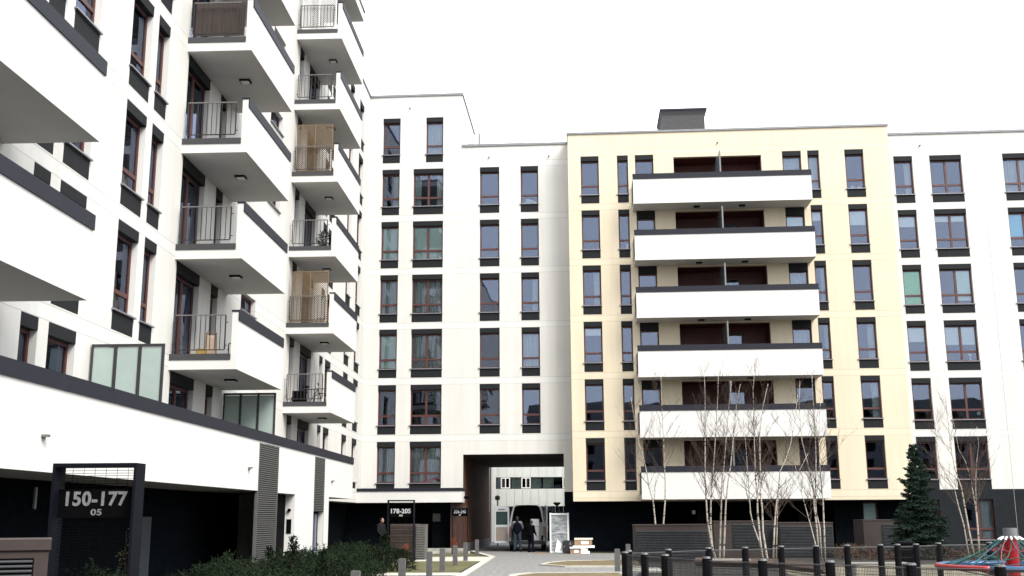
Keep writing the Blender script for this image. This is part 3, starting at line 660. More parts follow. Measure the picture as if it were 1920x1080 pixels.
# ------------------------------------------------------------------ enclosures
def enclosure(x0, x1, y, h, label, lx0=None, lx1=None, lz0=.1, lz1=None, depth=1.6, mat0=None, step=.062, name='utility_enclosure', lm=None):
    e = empty(name, ((x0+x1)/2, y, 0), 0, label, 'enclosure', 'brown louvred enclosures'); c = (x0+x1)/2
    mb = MB(); mb.box(x0-c, 0, 0, x1-c, depth, h-.05); mb.build('casing', [mat0 or ENCL], e)
    mb = MB(); n = max(1, round((x1-x0)/.6)); ww = (x1-x0+.04)/n
    for i in range(n): mb.box(x0-c-.02+i*ww, -.02, h-.05, x0-c-.02+(i+1)*ww-.006, depth+.02, h)
    mb.build('coping', [mat0 or ENCL], e)
    if lx0 is not None:
        mb = MB(); z = lz0; lz1 = lz1 or h-.25; mb.box(lx0-c-.03, -.012, lz0, lx0-c, -.001, lz1)
        while z < lz1: mb.quad((lx0-c, -.04, z), (lx1-c, -.04, z), (lx1-c, -.004, z+step*.7), (lx0-c, -.004, z+step*.7)); mb.quad((lx0-c, -.04, z), (lx0-c, -.002, z-.006), (lx1-c, -.002, z-.006), (lx1-c, -.04, z)); z += step
        mb.build('louvre', [lm or LOUV], e)
    return e
enclosure(3.07, 5.95, 44, 1.44, 'brown louvred enclosure between the leftmost birches and the fence', 3.1, 5.93, .1, 1.2)
enclosure(6.7, 9.24, 48, 1.55, 'wide brown enclosure with a grey louvre panel, behind the middle birches', 7.5, 9.2, .45, 1.43)
enclosure(9.35, 11.6, 47.4, 1.48, 'grey brown louvred enclosure right of the widest one', 9.4, 11.58, .1, 1.3)
enclosure(13.3, 15.8, 49, 1.57, 'brown enclosure half hidden by the fir tree', 14.1, 15.75, .1, 1.35)
enclosure(-7.05, -5.95, 46.9, 1.48, 'brown corrugated bin enclosure behind the 178-205 sign', -7.03, -5.97, .1, 1.45, 1.2, BRICK, .05, lm=BRICK)
enclosure(-5.93, -5.55, 46.7, 1.47, 'narrow pale grey enclosure slab right of the corrugated one', -5.92, -5.56, .1, 1.4, .9, mat('grey_block', (.085, .08, .075), .85, .15, 5.), .07, lm=MATS['grey_block'])
e = empty('utility_enclosure', (-4.81, 8.09, 0), R(25), 'brown cabinet with four grey ventilation slats in the lower left corner', 'enclosure')
MB().box(-1.2, 0, 0, .97, .9, 1.52).build('casing', [ENCL], e); MB().box(-1.22, -.02, 1.52, .985, .92, 1.6).build('coping', [ENCL], e)
mb = MB(); mb.box(-1.2, -.004, .3, .87, -.001, 1.46, 1)
for i in range(26): z = 1.435-i*.036; mb.tube([(-1.2, -.012, z), (.86, -.012, z)], .0105, 8)
mb.build('louvre', [mat('slat_steel', (.050, .052, .056), .7, .08, 8., spec=.15), BLACK], e)
# ------------------------------------------------------------------ foliage
def leaf_mesh(name, P, D, Ln, Wd, m_, tri=False):
    """one small blade per point: P base, D direction, Ln length, Wd width"""
    n = len(P); D = D/np.linalg.norm(D, axis=1, keepdims=True); r = np.random.normal(size=(n, 3)); S = np.cross(D, r); S /= np.linalg.norm(S, axis=1, keepdims=True)
    Ln = np.broadcast_to(np.asarray(Ln, float).reshape(-1, 1), (n, 1)); Wd = np.broadcast_to(np.asarray(Wd, float).reshape(-1, 1), (n, 1))
    V = np.stack([P-S*Wd*.3, P+S*Wd*.3, P+D*Ln*.6+S*Wd*.5, P+D*Ln, P+D*Ln*.6-S*Wd*.5], 1).reshape(-1, 3)
    me = bpy.data.meshes.new(name); me.vertices.add(n*5); me.vertices.foreach_set('co', V.ravel())
    me.loops.add(n*5); me.loops.foreach_set('vertex_index', np.arange(n*5, dtype=np.int32)); me.polygons.add(n)
    me.polygons.foreach_set('loop_start', np.arange(0, n*5, 5, dtype=np.int32)); me.polygons.foreach_set('loop_total', np.full(n, 5, dtype=np.int32))
    me.materials.append(m_); me.update(calc_edges=True); return me
def shoots(n, base, tip_dir, Ls, per, nl, nw, name, m_, droop=.25):
    """feathery shoots: n curved twigs, each with `per` needle blades on both sides"""
    t = np.linspace(.12, 1, per)[None, :, None]; tip = tip_dir/np.linalg.norm(tip_dir, axis=1, keepdims=True)
    P = base[:, None, :]+tip[:, None, :]*Ls[:, None, None]*t; P[..., 2] -= droop*Ls[:, None]*t[..., 0]**2
    side = np.random.normal(size=(n, per, 3)); D = tip[:, None, :]*.9+side*.75
    return leaf_mesh(name, P.reshape(-1, 3), D.reshape(-1, 3), np.random.uniform(.6, 1.2, n*per)*nl, np.random.uniform(.6, 1.2, n*per)*nw, m_)
# hedge bed : a continuous mass of low yews along the left wing
def hedge_h(x, y): return .58+.22*np.sin(x*1.9+y*.9)+.17*np.sin(y*1.7+1.1)+.1*np.sin(x*4.1-y*2.3)
n = 12000; X = np.random.uniform(-8.1, -4.75, n); Y = 12+31*np.random.uniform(0, 1, n)**.85
keep = ~((X < -6.2) & (Y < 17)) & (X < -4.75-np.clip(Y-30, 0, 99)*.13) ; X, Y = X[keep], Y[keep]; n = len(X)
edge = np.clip(np.minimum((X+8.2)/.3, (-4.6-X)/.35), .25, 1); hh = np.clip(hedge_h(X, Y), .25, 1.2)*edge
Z = hh*np.random.uniform(.15, 1, n)**.5
base = np.stack([X, Y, Z*.85], 1); tip = np.stack([np.random.normal(0, .6, n), np.random.normal(0, .6, n), np.random.uniform(.35, 1.3, n)], 1)
me = shoots(n, base, tip, np.random.uniform(.18, .42, n), 11, .075, .021, 'hedge', NEED)
tag(link('hedge', me), 'mass of low dark green yew bushes filling the bed along the left wing', 'hedge', kind='stuff')
def bush(name, x, y, r, h, nsh, label, nm, L=(.2, .4), nl=.08, nw=.028, cat='bush', up_=.8, group=None):
    a = np.random.uniform(0, 6.283, nsh); rr = r*np.sqrt(np.random.uniform(0, 1, nsh)); z = np.random.uniform(.05, 1, nsh)
    prof = np.sqrt(np.clip(1-z**2*.9, .05, 1)); px = rr*prof*np.cos(a); py = rr*prof*np.sin(a)
    base = np.stack([px, py, z*h*.85], 1); tip = np.stack([px/r*1.2+np.random.normal(0, .3, nsh), py/r*1.2+np.random.normal(0, .3, nsh), np.random.uniform(.1, 1., nsh)*up_], 1)
    e = empty(name, (x, y, 0), 0, label, cat, group)
    link('foliage', shoots(nsh, base, tip, np.random.uniform(*L, nsh), 9, nl, nw, 'foliage', nm), e)
    mb = MB()
    for i in range(5): aa = i*1.256; mb.tube([(0, 0, 0), (r*.4*math.cos(aa), r*.4*math.sin(aa), h*.6)], [.03, .008], 5)
    mb.build('stem', [TWIG], e); return e
bush('yew_bush', -5.28, 36.9, .55, .8, 700, 'round dark evergreen ball beside the second portal sign', NEED, (.1, .2), .05, .02)
# upright spiky yews rising out of the bed
def spire(name, x, y, h, label, m_, n=260, w_=.55):
    t = np.random.uniform(.1, 1, n)**.8; a = np.random.uniform(0, 6.283, n)
    base = np.stack([0*t, 0*t, t*h*.93], 1); tip = np.stack([np.cos(a), np.sin(a), .75+t*.6], 1)
    e = empty(name, (x, y, 0), 0, label, 'bush')
    link('foliage', shoots(n, base, tip, w_*(1.08-t)*np.random.uniform(.7, 1.2, n)+.05, 13, .07, .022, 'foliage', m_, .1), e)
    MB().tube([(0, 0, 0), (0, 0, h)], [.03, .006], 6).build('stem', [TWIG], e)
spire('yew_bush', -5.72, 24, 1.42, 'spiky young yew standing up before the white entrance pier', NEED, 80, .42)
spire('yew_bush', -6.55, 25.2, 1.12, 'feathery yew rising in front of the striped louvre panel', NEED, 75, .5)
spire('yew_bush', -5.15, 33, 1.30, 'tallest yew tuft near the 178-205 sign', NEED, 110, .6)
spire('yew_bush', -4.95, 23.5, 1.12, 'loose yew tuft in front of the glass porch door', NEED, 80, .45)
# red dogwood tufts
for i, (x, y, lb_) in enumerate([(-5.5, 40.2, 'rusty red twiggy shrub right of the second sign post'), (-5.0, 53.9, 'rusty red twiggy shrub under the 206-240 sign')]):
    e = empty('dogwood', (x, y, 0), 0, lb_, 'shrub'); mb = MB()
    for j in range(60):
        a = random.uniform(0, 6.28); r_ = random.uniform(0, .16); mb.tube([(r_*math.cos(a)*.4, r_*math.sin(a)*.4, 0), (r_*math.cos(a), r_*math.sin(a), random.uniform(.5, .85))], [.011, .005], 4)
    mb.build('stem', [REDPL], e)
# golden climber inside the first sign
n = 90; z = np.random.uniform(.9, 1.68, n); P = np.stack([-5.66+.05*np.sin(z*9)+np.random.normal(0, .028, n), 14.46+np.random.normal(0, .02, n), z], 1)
e = empty('climbing_plant', (0, 0, 0), 0, 'yellowish climber on the wire grid of the 150-177 sign', 'plant')
link('foliage', leaf_mesh('foliage', P, np.random.normal(size=(n, 3)), .03, .022, LEAFY), e); MB().tube([(-5.66, 14.46, 0), (-5.64, 14.46, .8), (-5.67, 14.46, 1.6)], .006, 5).build('stem', [TWIG], e)
# low reddish shrubs behind the playground
n = 9000; X = np.random.uniform(11.4, 21, n); Y = np.random.uniform(44.6, 48, n); P = np.stack([X, Y, np.random.uniform(.02, .55, n)*(.7+.3*np.sin(X*2.2))], 1)
D = np.random.normal(size=(n, 3)); D[:, 2] = abs(D[:, 2])+.4
tag(link('ground_cover', leaf_mesh('ground_cover', P, D, .14, .03, mat('russet_leaves', (.040, .014, .010), .9, scale=1.4, col2=(.065, .045, .028)))), 'low russet winter planting behind the playground fence', 'planting', kind='stuff')
# fir
def fir(x, y, H, rb, label):
    e = empty('fir_tree', (x, y, 0), 0, label, 'tree'); mb = MB(); mb.tube([(0, 0, 0), (.02, 0, H*.5), (0, 0, H)], [.10, .06, .01], 8)
    rnd = random.Random(5); bases = []; tips = []; Ls = []; z = .42
    lv = 0
    while z < H-.12:
        t = (z-.3)/(H-.3); r_ = rb*(1-t)**.92*(.86+.34*rnd.random())+.05; nb = int(13-6*t); a0 = rnd.random()*6
        for i in range(nb):
            a = a0+i*6.283/nb+rnd.uniform(-.2, .2); L = r_*rnd.uniform(.5, 1.22); zz = z+rnd.uniform(-.1, .1); ca, sa = math.cos(a), math.sin(a)
            rise = .10+.45*t; pts = []
            for q in range(5): s_ = q/4; pts.append((ca*L*s_, sa*L*s_, zz+L*(rise*s_-(.38-.2*t)*s_*s_+.12*s_**3)))
            mb.tube(pts, [.022, .016, .012, .008, .004], 4)
            m_ = max(4, int(L*15))
            for q in range(m_):
                s_ = (q+.6)/m_; k0 = min(3, int(s_*4)); f = s_*4-k0; p = [pts[k0][c]*(1-f)+pts[k0+1][c]*f for c in range(3)]
                for sg in (-1, 1, 0):
                    if sg == 0 and q % 2: continue
                    l2 = (1.05-s_)*L*.46+.07; yaw = a+sg*rnd.uniform(.65, 1.05); bases.append(p); tips.append((math.cos(yaw), math.sin(yaw), rnd.uniform(-.25, .2))); Ls.append(l2)
        z += .17-.05*t; lv += 1
    tips.append((0, 0, 1)); bases.append((0, 0, H-.35)); Ls.append(.38)
    mb.build('trunk', [mat('fir_bark', (.07, .05, .04), .9, .3, 9.)], e)
    bs = np.array(bases, float); tp = np.array(tips, float); Ls = np.array(Ls)
    link('crown', shoots(len(bs), bs, tp, Ls, 10, .072, .036, 'crown', NEED2, .12), e)
fir(14.75, 46, 4.62, 1.12, 'dark green fir tree in front of the right white block')
# birches
BIR = [(46.5, [(4.07,0.00),(4.08,1.45),(4.02,2.37),(3.87,2.92),(3.81,3.42),(3.69,4.09),(3.51,4.69),(3.34,5.70),(3.21,6.72)]),
(46.8,[(4.31,0.00),(4.44,1.45),(4.55,2.43),(4.58,3.10),(4.57,3.92),(4.56,5.04),(4.54,6.40),(4.54,7.78)]),
(42,[(5.93,0.00),(5.75,0.69),(5.63,1.61),(5.62,2.40),(5.61,3.15),(5.66,4.39),(5.74,6.32),(5.75,7.56)]),
(42.3,[(5.88,0.00),(5.80,0.92),(5.79,1.47),(5.83,2.26),(5.91,3.00),(6.02,3.90),(6.12,4.81),(6.27,6.35),(6.34,7.38)]),
(42.5,[(6.09,0.00),(6.11,0.35),(6.19,1.41),(6.24,2.10),(6.28,2.80),(6.42,3.66),(6.58,4.92),(6.76,6.36),(6.86,6.88)]),
(42.2,[(6.18,0.00),(6.22,0.43),(6.33,1.66),(6.38,2.20),(6.49,2.99),(6.63,3.65),(6.80,4.90),(6.98,6.12),(7.14,6.74)]),
(40.6,[(7.37,0.00),(7.31,0.72),(7.08,1.42),(7.01,1.89),(7.00,2.46),(6.97,3.38),(6.96,4.39),(6.91,5.36)]),
(40.2,[(7.31,0.00),(7.23,0.95),(7.20,1.89),(7.21,2.45),(7.18,3.31),(7.21,4.74),(7.25,6.30),(7.39,7.39)]),
(39.8,[(7.44,0.00),(7.36,0.41),(7.28,1.20),(7.29,1.94),(7.26,2.59),(7.30,3.76),(7.33,4.62),(7.49,5.58),(7.73,6.45)]),
(40.4,[(7.67,0.00),(7.80,1.32),(7.90,2.07),(8.04,2.83),(8.10,3.31),(8.31,3.69),(8.54,4.26),(8.74,5.14),(8.92,6.11)]),
(40.7,[(7.84,0.00),(7.96,1.41),(8.02,2.08),(8.10,2.55),(8.39,2.93),(8.90,3.41),(9.23,3.99)]),
(44,[(10.12,0.00),(10.06,0.57),(9.94,1.24),(9.78,1.95),(9.68,2.39),(9.55,3.03),(9.43,3.75)]),
(44.2,[(10.20,0.00),(10.19,1.17),(10.14,2.10),(10.14,2.68),(10.09,3.30),(9.99,3.76),(9.80,4.71),(9.77,6.09),(9.87,7.06)]),
(44.4,[(10.33,0.00),(10.35,1.27),(10.24,1.89),(10.24,2.51),(10.37,3.98),(10.40,5.25),(10.40,6.54),(10.42,7.62)]),
(44.1,[(10.40,0.00),(10.44,1.27),(10.47,2.30),(10.44,2.92),(10.43,3.71),(10.45,4.70),(10.55,5.65),(10.68,6.72)]),
(43.6,[(15.77,0.00),(15.66,1.36),(15.52,2.06),(15.43,2.67),(15.18,3.25),(14.95,3.76),(14.92,4.63),(14.88,5.88)]),
(43.8,[(16.05,0.00),(15.92,1.15),(15.85,1.96),(15.76,2.78),(15.58,3.56),(15.49,4.43),(15.48,6.00),(15.42,6.53)]),
(44,[(16.28,0.00),(16.32,1.35),(16.32,2.06),(16.23,3.09),(16.09,3.81),(15.86,4.29),(15.79,5.17),(15.72,5.60)]),
(44.3,[(16.43,0.00),(16.45,1.35),(16.45,2.06),(16.51,2.89),(16.62,3.72),(16.77,4.45),(16.78,5.19)])]
CL = [(2, 'pair behind the leftmost enclosure'), (4, 'foursome nearest that pair'), (5, 'densest clump'), (4, 'clump under the balconies\' right end'), (4, 'clump right of the fir tree')]
ORD = ['first', 'second', 'third', 'fourth', 'fifth']
names = []
for c, txt in CL:
    for i in range(c): names.append('thin bare white birch, %s from left in the %s' % (ORD[i], txt))
def birch(Y, pts, label, seed):
    rnd = random.Random(seed); x0 = pts[0][0]; e = empty('birch_tree', (x0, Y, 0), 0, label, 'tree', 'bare birches in clumps')
    H = pts[-1][1]; P = [Vector((x-x0, rnd.uniform(-.03, .03), z)) for x, z in pts]
    r0 = .043 if H > 6 else .034; rad = [max(.008, r0*(1-.93*(p.z/H)**.9)) for p in P]
    MB().tube(P, rad, 8).build('trunk', [BARK], e, smooth=True)
    tw = MB()
    def pos(t):
        z = t*H
        for a, b in zip(P[:-1], P[1:]):
            if a.z <= z <= b.z: return a.lerp(b, (z-a.z)/(b.z-a.z+1e-6)), (b-a).normalized()
        return P[-1].copy(), (P[-1]-P[-2]).normalized()
    def grow(p, d, L, r_, dep):
        n = 6; pts_ = [p.copy()]; q = p.copy(); dd = d.copy()
        for i in range(n):
            dd = (dd+Vector((rnd.gauss(0, .10), rnd.gauss(0, .10), .07))).normalized(); q = q+dd*(L/n); pts_.append(q.copy())
        tw.tube(pts_, [r_*(1-.72*i/n) for i in range(n+1)], 4 if dep else 5)
        if dep < 2:
            for i in range(int(2+L*3.2) if dep == 0 else 3):
                s_ = rnd.uniform(.22, .98); j = min(n-1, int(s_*n)); b = pts_[j].lerp(pts_[j+1], s_*n-j)
                ax = Vector((rnd.gauss(0, 1), rnd.gauss(0, 1), rnd.gauss(0, .3))); nd = (dd+ax.normalized()*rnd.uniform(.45, .95)+Vector((0, 0, .15))).normalized()
                grow(b, nd, L*rnd.uniform(.25, .48), max(.0030, r_*.48), dep+1)
    nb = int(H*2.7)
    for i in range(nb):
        t = rnd.uniform(.30, .985); p, td = pos(t); a = rnd.uniform(0, 6.283)
        d = (td*rnd.uniform(.55, 1.1)+Vector((math.cos(a), math.sin(a)*.8, .1))*.75).normalized()
        grow(p, d, (2.1*(1-t)**.6+.25)*rnd.uniform(.5, 1.15), .010*(1-t)+.0050, 0)
    tw.build('crown', [TWIG], e)
for i, (Y, pts) in enumerate(BIR): birch(Y, pts, names[i], 100+i)
# ------------------------------------------------------------------ playground fence
def fence(posts, label, step=.05, h=1.0, hstep=.2, closest=False):
    e = empty('playground_fence', (posts[0][0], posts[0][1], 0), 0, label, 'fence'); ox, oy = posts[0]
    for x, y in posts:
        p = MB().tube([(x-ox, y-oy, 0), (x-ox, y-oy, h-.02)], .082, 10).build('post', [mat('black_timber', (.0035, .0035, .005), .9, .25, 9., .1, spec=.12)], e)
        link('post_cap', MB().tube([(x-ox, y-oy, h-.02), (x-ox, y-oy, h+.012)], [.086, .07], 10).mesh('post_cap', [mat('worn_cap', (.07, .07, .075), .5, .3, 9.)]), p)
    for (xa, ya), (xb, yb) in zip(posts[:-1], posts[1:]):
        a = Vector((xa-ox, ya-oy, 0)); b = Vector((xb-ox, yb-oy, 0)); L = (b-a).length; d = (b-a)/L; mb = MB(); n = int(L/step)
        for i in range(1, n): p = a+d*(i*L/n); mb.tube([(p.x, p.y, .06), (p.x, p.y, h-.06)], .0028, 4)
        z = .06
        while z < h-.1: mb.tube([(a.x, a.y, z), (b.x, b.y, z)], .0032, 4); z += hstep
        mb.tube([(a.x, a.y, h-.06), (b.x, b.y, h-.06)], .009, 5, 1); mb.tube([(a.x, a.y, h-.085), (b.x, b.y, h-.085)], .006, 5)
        mb.build('wire_panel', [mat('fence_wire', (.012, .012, .014), .5, .1, 9.), mat('fence_top_wire', (.06, .06, .065), .5, .1, 9.)], e)
fence([(1.46, 24.3), (1.80, 23.3), (2.15, 22.5), (2.77, 21.0), (3.60, 19.88), (4.58, 19.08), (5.57, 17.94), (6.69, 17.27), (8.2, 16.5)], 'black post and wire mesh fence on the near side of the playground', .028, hstep=.05)
fence([(1.60, 25.3), (2.57, 26.13), (3.66, 27.32), (4.60, 27.66), (5.64, 28.5), (6.60, 28.88), (7.49, 29.28), (8.46, 29.7), (8.95, 29.85), (9.51, 30.1), (10.45, 31.14), (12.0, 31.6)], 'black post and wire mesh fence on the far side of the playground')
# sandpit border and bench
e = empty('sandpit_border', (6, 37, 0), 0, 'low brown plank border of the sandpit behind the far fence', 'border'); mb = MB()
for (xa, ya), (xb, yb) in [((1.2, .4), (-1.2, 2.2)), ((1.9, -3.6), (1.2, .4))]:
    mb.tube([(xa, ya, .2), (xb, yb, .2)], .15, 4)
mb.build('plank', [PLANK], e)
def bench(x, y, wd, label):
    e = empty('bench', (x, y, 0), 0, label, 'bench')
    mb = MB()
    for i in range(4): mb.box(-wd/2, i*.11, .42, wd/2, i*.11+.095, .46)
    mb.build('seat', [mat('grey_bench_wood', (.22, .22, .20), .8, .2, 5.)], e)
    for s_ in (-.38, .38): MB().box(s_*wd-.05, .05, 0, s_*wd+.05, .38, .419).build('leg', [CONC], e)
bench(8.9, 31.6, 1.7, 'grey plank bench seen through the fence left of the rope carousel')
bench(5.2, 34.5, 1.4, 'grey plank bench seen through the fence below the middle birches')
# litter bin
e = empty('litter_bin', (10.15, 33, 0), 0, 'dark square litter bin standing behind the far fence before the fir', 'bin'); MB().box(-.2, -.2, 0, .2, .2, .95).build('body', [BLACK], e); MB().box(-.22, -.22, .95, .22, .22, 1.0).build('lid', [SIGNM], e)
# ------------------------------------------------------------------ rope carousel
e = empty('rope_carousel', (10.37, 26, 0), 0, 'rope climbing carousel with red mast and red and blue ring', 'play equipment')
ma = MB().tube([(0, 0, 0), (0, 0, 1.22)], .145, 16).build('mast', [REDP], e, smooth=False)
MB().tube([(0, 0, 1.22), (0, 0, 1.45)], .15, 16).build('mast_cap', [mat('cast_grey', (.12, .13, .14), .5, .1, 9.)], e)
Rr = 1.62; zr = .60
def ringp(a, r_=Rr, z=zr): return (r_*math.cos(a), r_*math.sin(a), z)
for i, mm in enumerate((REDP, BLUEP, REDP, BLUEP)):
    a0 = math.radians([160, 232, 340, 52][i]); a1 = math.radians([232, 340, 412, 160][i])
    MB().tube([ringp(a0+(a1-a0)*j/14) for j in range(15)], .066, 10).build('ring_segment', [mm], e, smooth=True)
def rope(pts, m_, r_=.012):
    return MB().tube(pts, r_, 5).build('rope', [m_], e)
for i in range(12):
    a = i*math.pi/6+.2; m_ = (BLUR, GRNR, BLUR, REDR)[i % 4]
    a2 = a+.42
    rope([(.16*math.cos(a), .16*math.sin(a), 1.26)]+[(lambda s_: ((.16+(Rr-.16)*s_)*math.cos(a+(a2-a)*s_), (.16+(Rr-.16)*s_)*math.sin(a+(a2-a)*s_), 1.26+(zr-1.26)*s_-.10*math.sin(math.pi*s_)))(j/6) for j in range(1, 7)], m_)
    MB().tube([(.17*math.cos(a), .17*math.sin(a), 1.255), (.27*math.cos(a+.03), .27*math.sin(a+.03), 1.19)], .022, 8).build('ferrule', [PLASW], e)
    rope([(.16*math.cos(a), .16*math.sin(a), 1.2)]+[((.16+(Rr-.16)*j/5)*math.cos(a-.42*j/5), (.16+(Rr-.16)*j/5)*math.sin(a-.42*j/5), 1.2+(zr-1.2)*j/5-.12*math.sin(math.pi*j/5)) for j in range(1, 6)], (GRNR, BLUR, GRNR)[i % 3], .010)
for r_, z, m_ in ((.55, .97, REDR), (.95, .80, GRNR), (1.3, .68, BLUR)):
    MB().tube([ringp(a*math.pi/12, r_, z+(.02 if a % 2 else -.03)) for a in range(24)], .011, 5, close=True).build('rope', [m_], e)
for i in range(6): a = i*math.pi/3; MB().tube([(.1*math.cos(a), .1*math.sin(a), .3), ringp(a, Rr, zr)], .02, 6).build('spoke', [STEEL], e)
# ------------------------------------------------------------------ van
e = empty('van', (-1.58, 58.4, 0), 0, 'white delivery van parked in the passage with both rear doors open', 'van')
def vprof(y, sx=1., top=2.36):
    """cross section (x, z) of the body at y, open at rear"""
    w0, w1 = .93*sx, .76*sx
    return [(-w0, .42), (-w0-.02, 1.2), (-w1-.06, 1.95), (-w1+.03, top-.10), (-w1+.18, top-.01), (0, top+.02), (w1-.18, top-.01), (w1-.03, top-.10), (w1+.06, 1.95), (w0+.02, 1.2), (w0, .42)]
mb = MB(); secs = [(0, 1, 2.36), (.08, 1.02, 2.38), (3.6, 1.02, 2.38), (4.3, .98, 2.2), (5.0, .93, 1.55), (5.5, .86, 1.15)]
n = 11
for y, s_, tp in secs: mb.v += [(x, y, min(z, tp) if tp > 1.6 else .42+(z-.42)*(tp-.42)/1.96) for x, z in vprof(y, s_, max(tp, 2.1))]
for i in range(len(secs)-1):
    for j in range(n-1): a = i*n+j; mb.f.append((a, a+1, a+n+1, a+n)); mb.mi.append(0)
# rear frame thickness and inner liner
off = len(mb.v); rear = vprof(0)
inn = [(x*.90, (z-.42)*.955+.50) for x, z in rear]
mb.v += [(x, 0, z) for x, z in rear]+[(x, -.015, z) for x, z in inn]+[(x, 3.3, z) for x, z in inn]
for j in range(n-1):
    mb.f.append((off+j, off+j+1, off+n+j+1, off+n+j)); mb.mi.append(0)
    mb.f.append((off+n+j, off+n+j+1, off+2*n+j+1, off+2*n+j)); mb.mi.append(1)
mb.f.append(tuple(range(off+2*n, off+3*n))); mb.mi.append(1)
mb.box(-.93, 0, .40, .93, 5.4, .50, 1)
body = mb.build('body', [VANW, mat('van_load_bay', (.05, .05, .052), .8, .2, 4.)], e, smooth=False)
MB().box(-.95, -.10, .34, .95, .0, .52).build('bumper', [mat('black_bumper', (.02, .02, .022), .6, .15, 9.)], e)
MB().box(-.80, -.02, .52, .80, .02, .56).build('load_sill', [STEELL], e)
for s_ in (-1, 1):
    MB().box(min(s_*.86, s_*.97), -.03, .72, max(s_*.86, s_*.97), .12, 1.28).build('tail_lamp', [TAIL], e)
    for y in (.9, 4.4):
        wh = MB().tube([(s_*.72, y, .34), (s_*.94, y, .34)], .34, 20).build('wheel', [RUBB], e)
        link('rim', MB().tube([(s_*.93, y, .34), (s_*.955, y, .34)], .2, 14).mesh('rim', [STEELL]), wh)
# interior load
e2 = empty('load_box', (-1.18, 58.75, .5), 0, 'tall white cupboard standing inside the open van', 'furniture')
MB().box(-.22, 0, .0, .22, .5, 1.15).build('body', [PLASW], e2); MB().box(-.22, -.012, .75, .22, -.001, .765).build('groove', [STEEL], e2)
tag(MB().box(-.24, 0, 0, .2, .5, .98).build('load_box', [mat('grey_carton', (.40, .40, .39), .8, .1, 6.)], None, (-.72, 58.9, .5)), 'grey carton inside the van, right of the white cupboard', 'box')
tag(MB().prism([(-.1, 0), (.1, 0), (.12, .2), (-.08, .2)], 0, .28).build('load_bag', [DKC], None, (-.75, 58.75, .52)), 'small dark bag on the van floor at the right', 'bag')
def van_door(hx, ang, sgn, nm):
    """door leaf from the hinge; local x = leaf width"""
    W = .82; z0, z1 = .44, 2.34
    mb = MB()
    def lim(x): return z1-.22*(x/W)**0*0
    # leaf outline with a window hole: strips
    mb.box(0, -.025, z0, W, .025, z0+.09); mb.box(0, -.025, 1.24, W, .025, 1.36); mb.box(0, -.025, z0+.0901, .10, .025, 1.2399); mb.box(W-.08, -.025, z0+.0901, W, .025, 1.2399)
    mb.box(0, -.025, 1.3601, .09, .025, 2.04); mb.box(W-.09, -.025, 1.3601, W, .025, 2.04)
    mb.prism([(0, -.025), (W, -.025), (W, .025), (0, .025)], 2.0401, 2.22); n = len(mb.v)
    mb.v += [(.0, -.025, 2.22), (W, -.025, 2.22), (W-.03, -.02, z1-.01), (.10, -.02, z1), (.0, .025, 2.22), (W, .025, 2.22), (W-.03, .02, z1-.01), (.10, .02, z1)]
    for f in ((0, 1, 2, 3), (4, 7, 6, 5), (0, 3, 7, 4), (3, 2, 6, 7), (1, 5, 6, 2)): mb.f.append(tuple(n+i for i in f)); mb.mi.append(0)
    mb.box(.1001, -.012, z0+.0901, W-.0801, .012, 1.2399, 1)
    if sgn < 0: mb.v = [(-x, y, z) for x, y, z in mb.v]
    o = mb.build('rear_door', [VANW, VANI], e, (hx, -.03, 0)); o.rotation_euler = (0, 0, ang)
    g = MB(); x0, x1 = (.0901, W-.0901); g.box(sgn*x0 if sgn > 0 else -x1, -.006, 1.3602, sgn*x1 if sgn > 0 else -x0, .006, 2.0399)
    link('door_window', g.mesh('door_window', [mat('green_tint_glass', (.018, .035, .033), .12, .1, 4., spec=.8)]), o)
    link('door_slot', MB().box(min(sgn*.25, sgn*.62), -.032, 2.12, max(sgn*.25, sgn*.62), -.026, 2.16).mesh('door_slot', [BLACK]), o)
    return o
van_door(-.94, R(20), -1, 'l'); van_door(.94, R(-82), 1, 'r')
# ------------------------------------------------------------------ goods on the ground
e = empty('wrapped_cabinet', (.10, 55.9, 0), R(-3), 'tall cabinet wrapped in clear film with foam edges, standing beside the van', 'furniture')
MB().box(-.42, .03, .05, .42, .58, 1.86).build('cabinet', [WRAP], e)
mb = MB()
for x in (-.48, .40): mb.box(x, -.02, 0, x+.08, .62, 1.95)
for z in (0, 1.85): mb.box(-.3999, -.019, z, .3999, .619, z+.08)
mb.box(-.3999, -.015, .95, .3999, .0, .975)
mb.build('foam_edge', [FOAM], e)
mb = MB(); mb.v = [(-.13, -.06, .03), (.10, -.06, .03), (.18, -.02, .36), (.13, -.02, .52), (.0, .0, .66), (-.06, -.02, .38)]; mb.v += [(x, y+.008, z) for x, y, z in mb.v]
mb.f = [(0, 1, 2, 3, 4, 5), (11, 10, 9, 8, 7, 6)]+[(i, (i+1) % 6, (i+1) % 6+6, i+6) for i in range(6)]; mb.mi = [0]*8
tag(mb.build('paper_sheet', [PAPER], None, (.0, 55.78, 0)), 'white paper sheet leaning on the wrapped cabinet', 'paper')
e = empty('flight_case', (.60, 54.35, 0), R(2), 'black case with silver corners beside the wrapped cabinet', 'case')
MB().box(-.36, 0, .02, .40, .5, .62).build('body', [mat('black_laminate', (.012, .012, .014), .4, .2, 9.)], e)
mb = MB()
for x in (-.365, .34):
    for z in (.015, .56): mb.box(x, -.006, z, x+.065, .06, z+.065)
mb.box(-.02, -.01, .42, .06, -.001, .54); mb.box(-.30, -.01, .3, -.24, -.001, .37)
mb.build('corner', [STEELL], e)
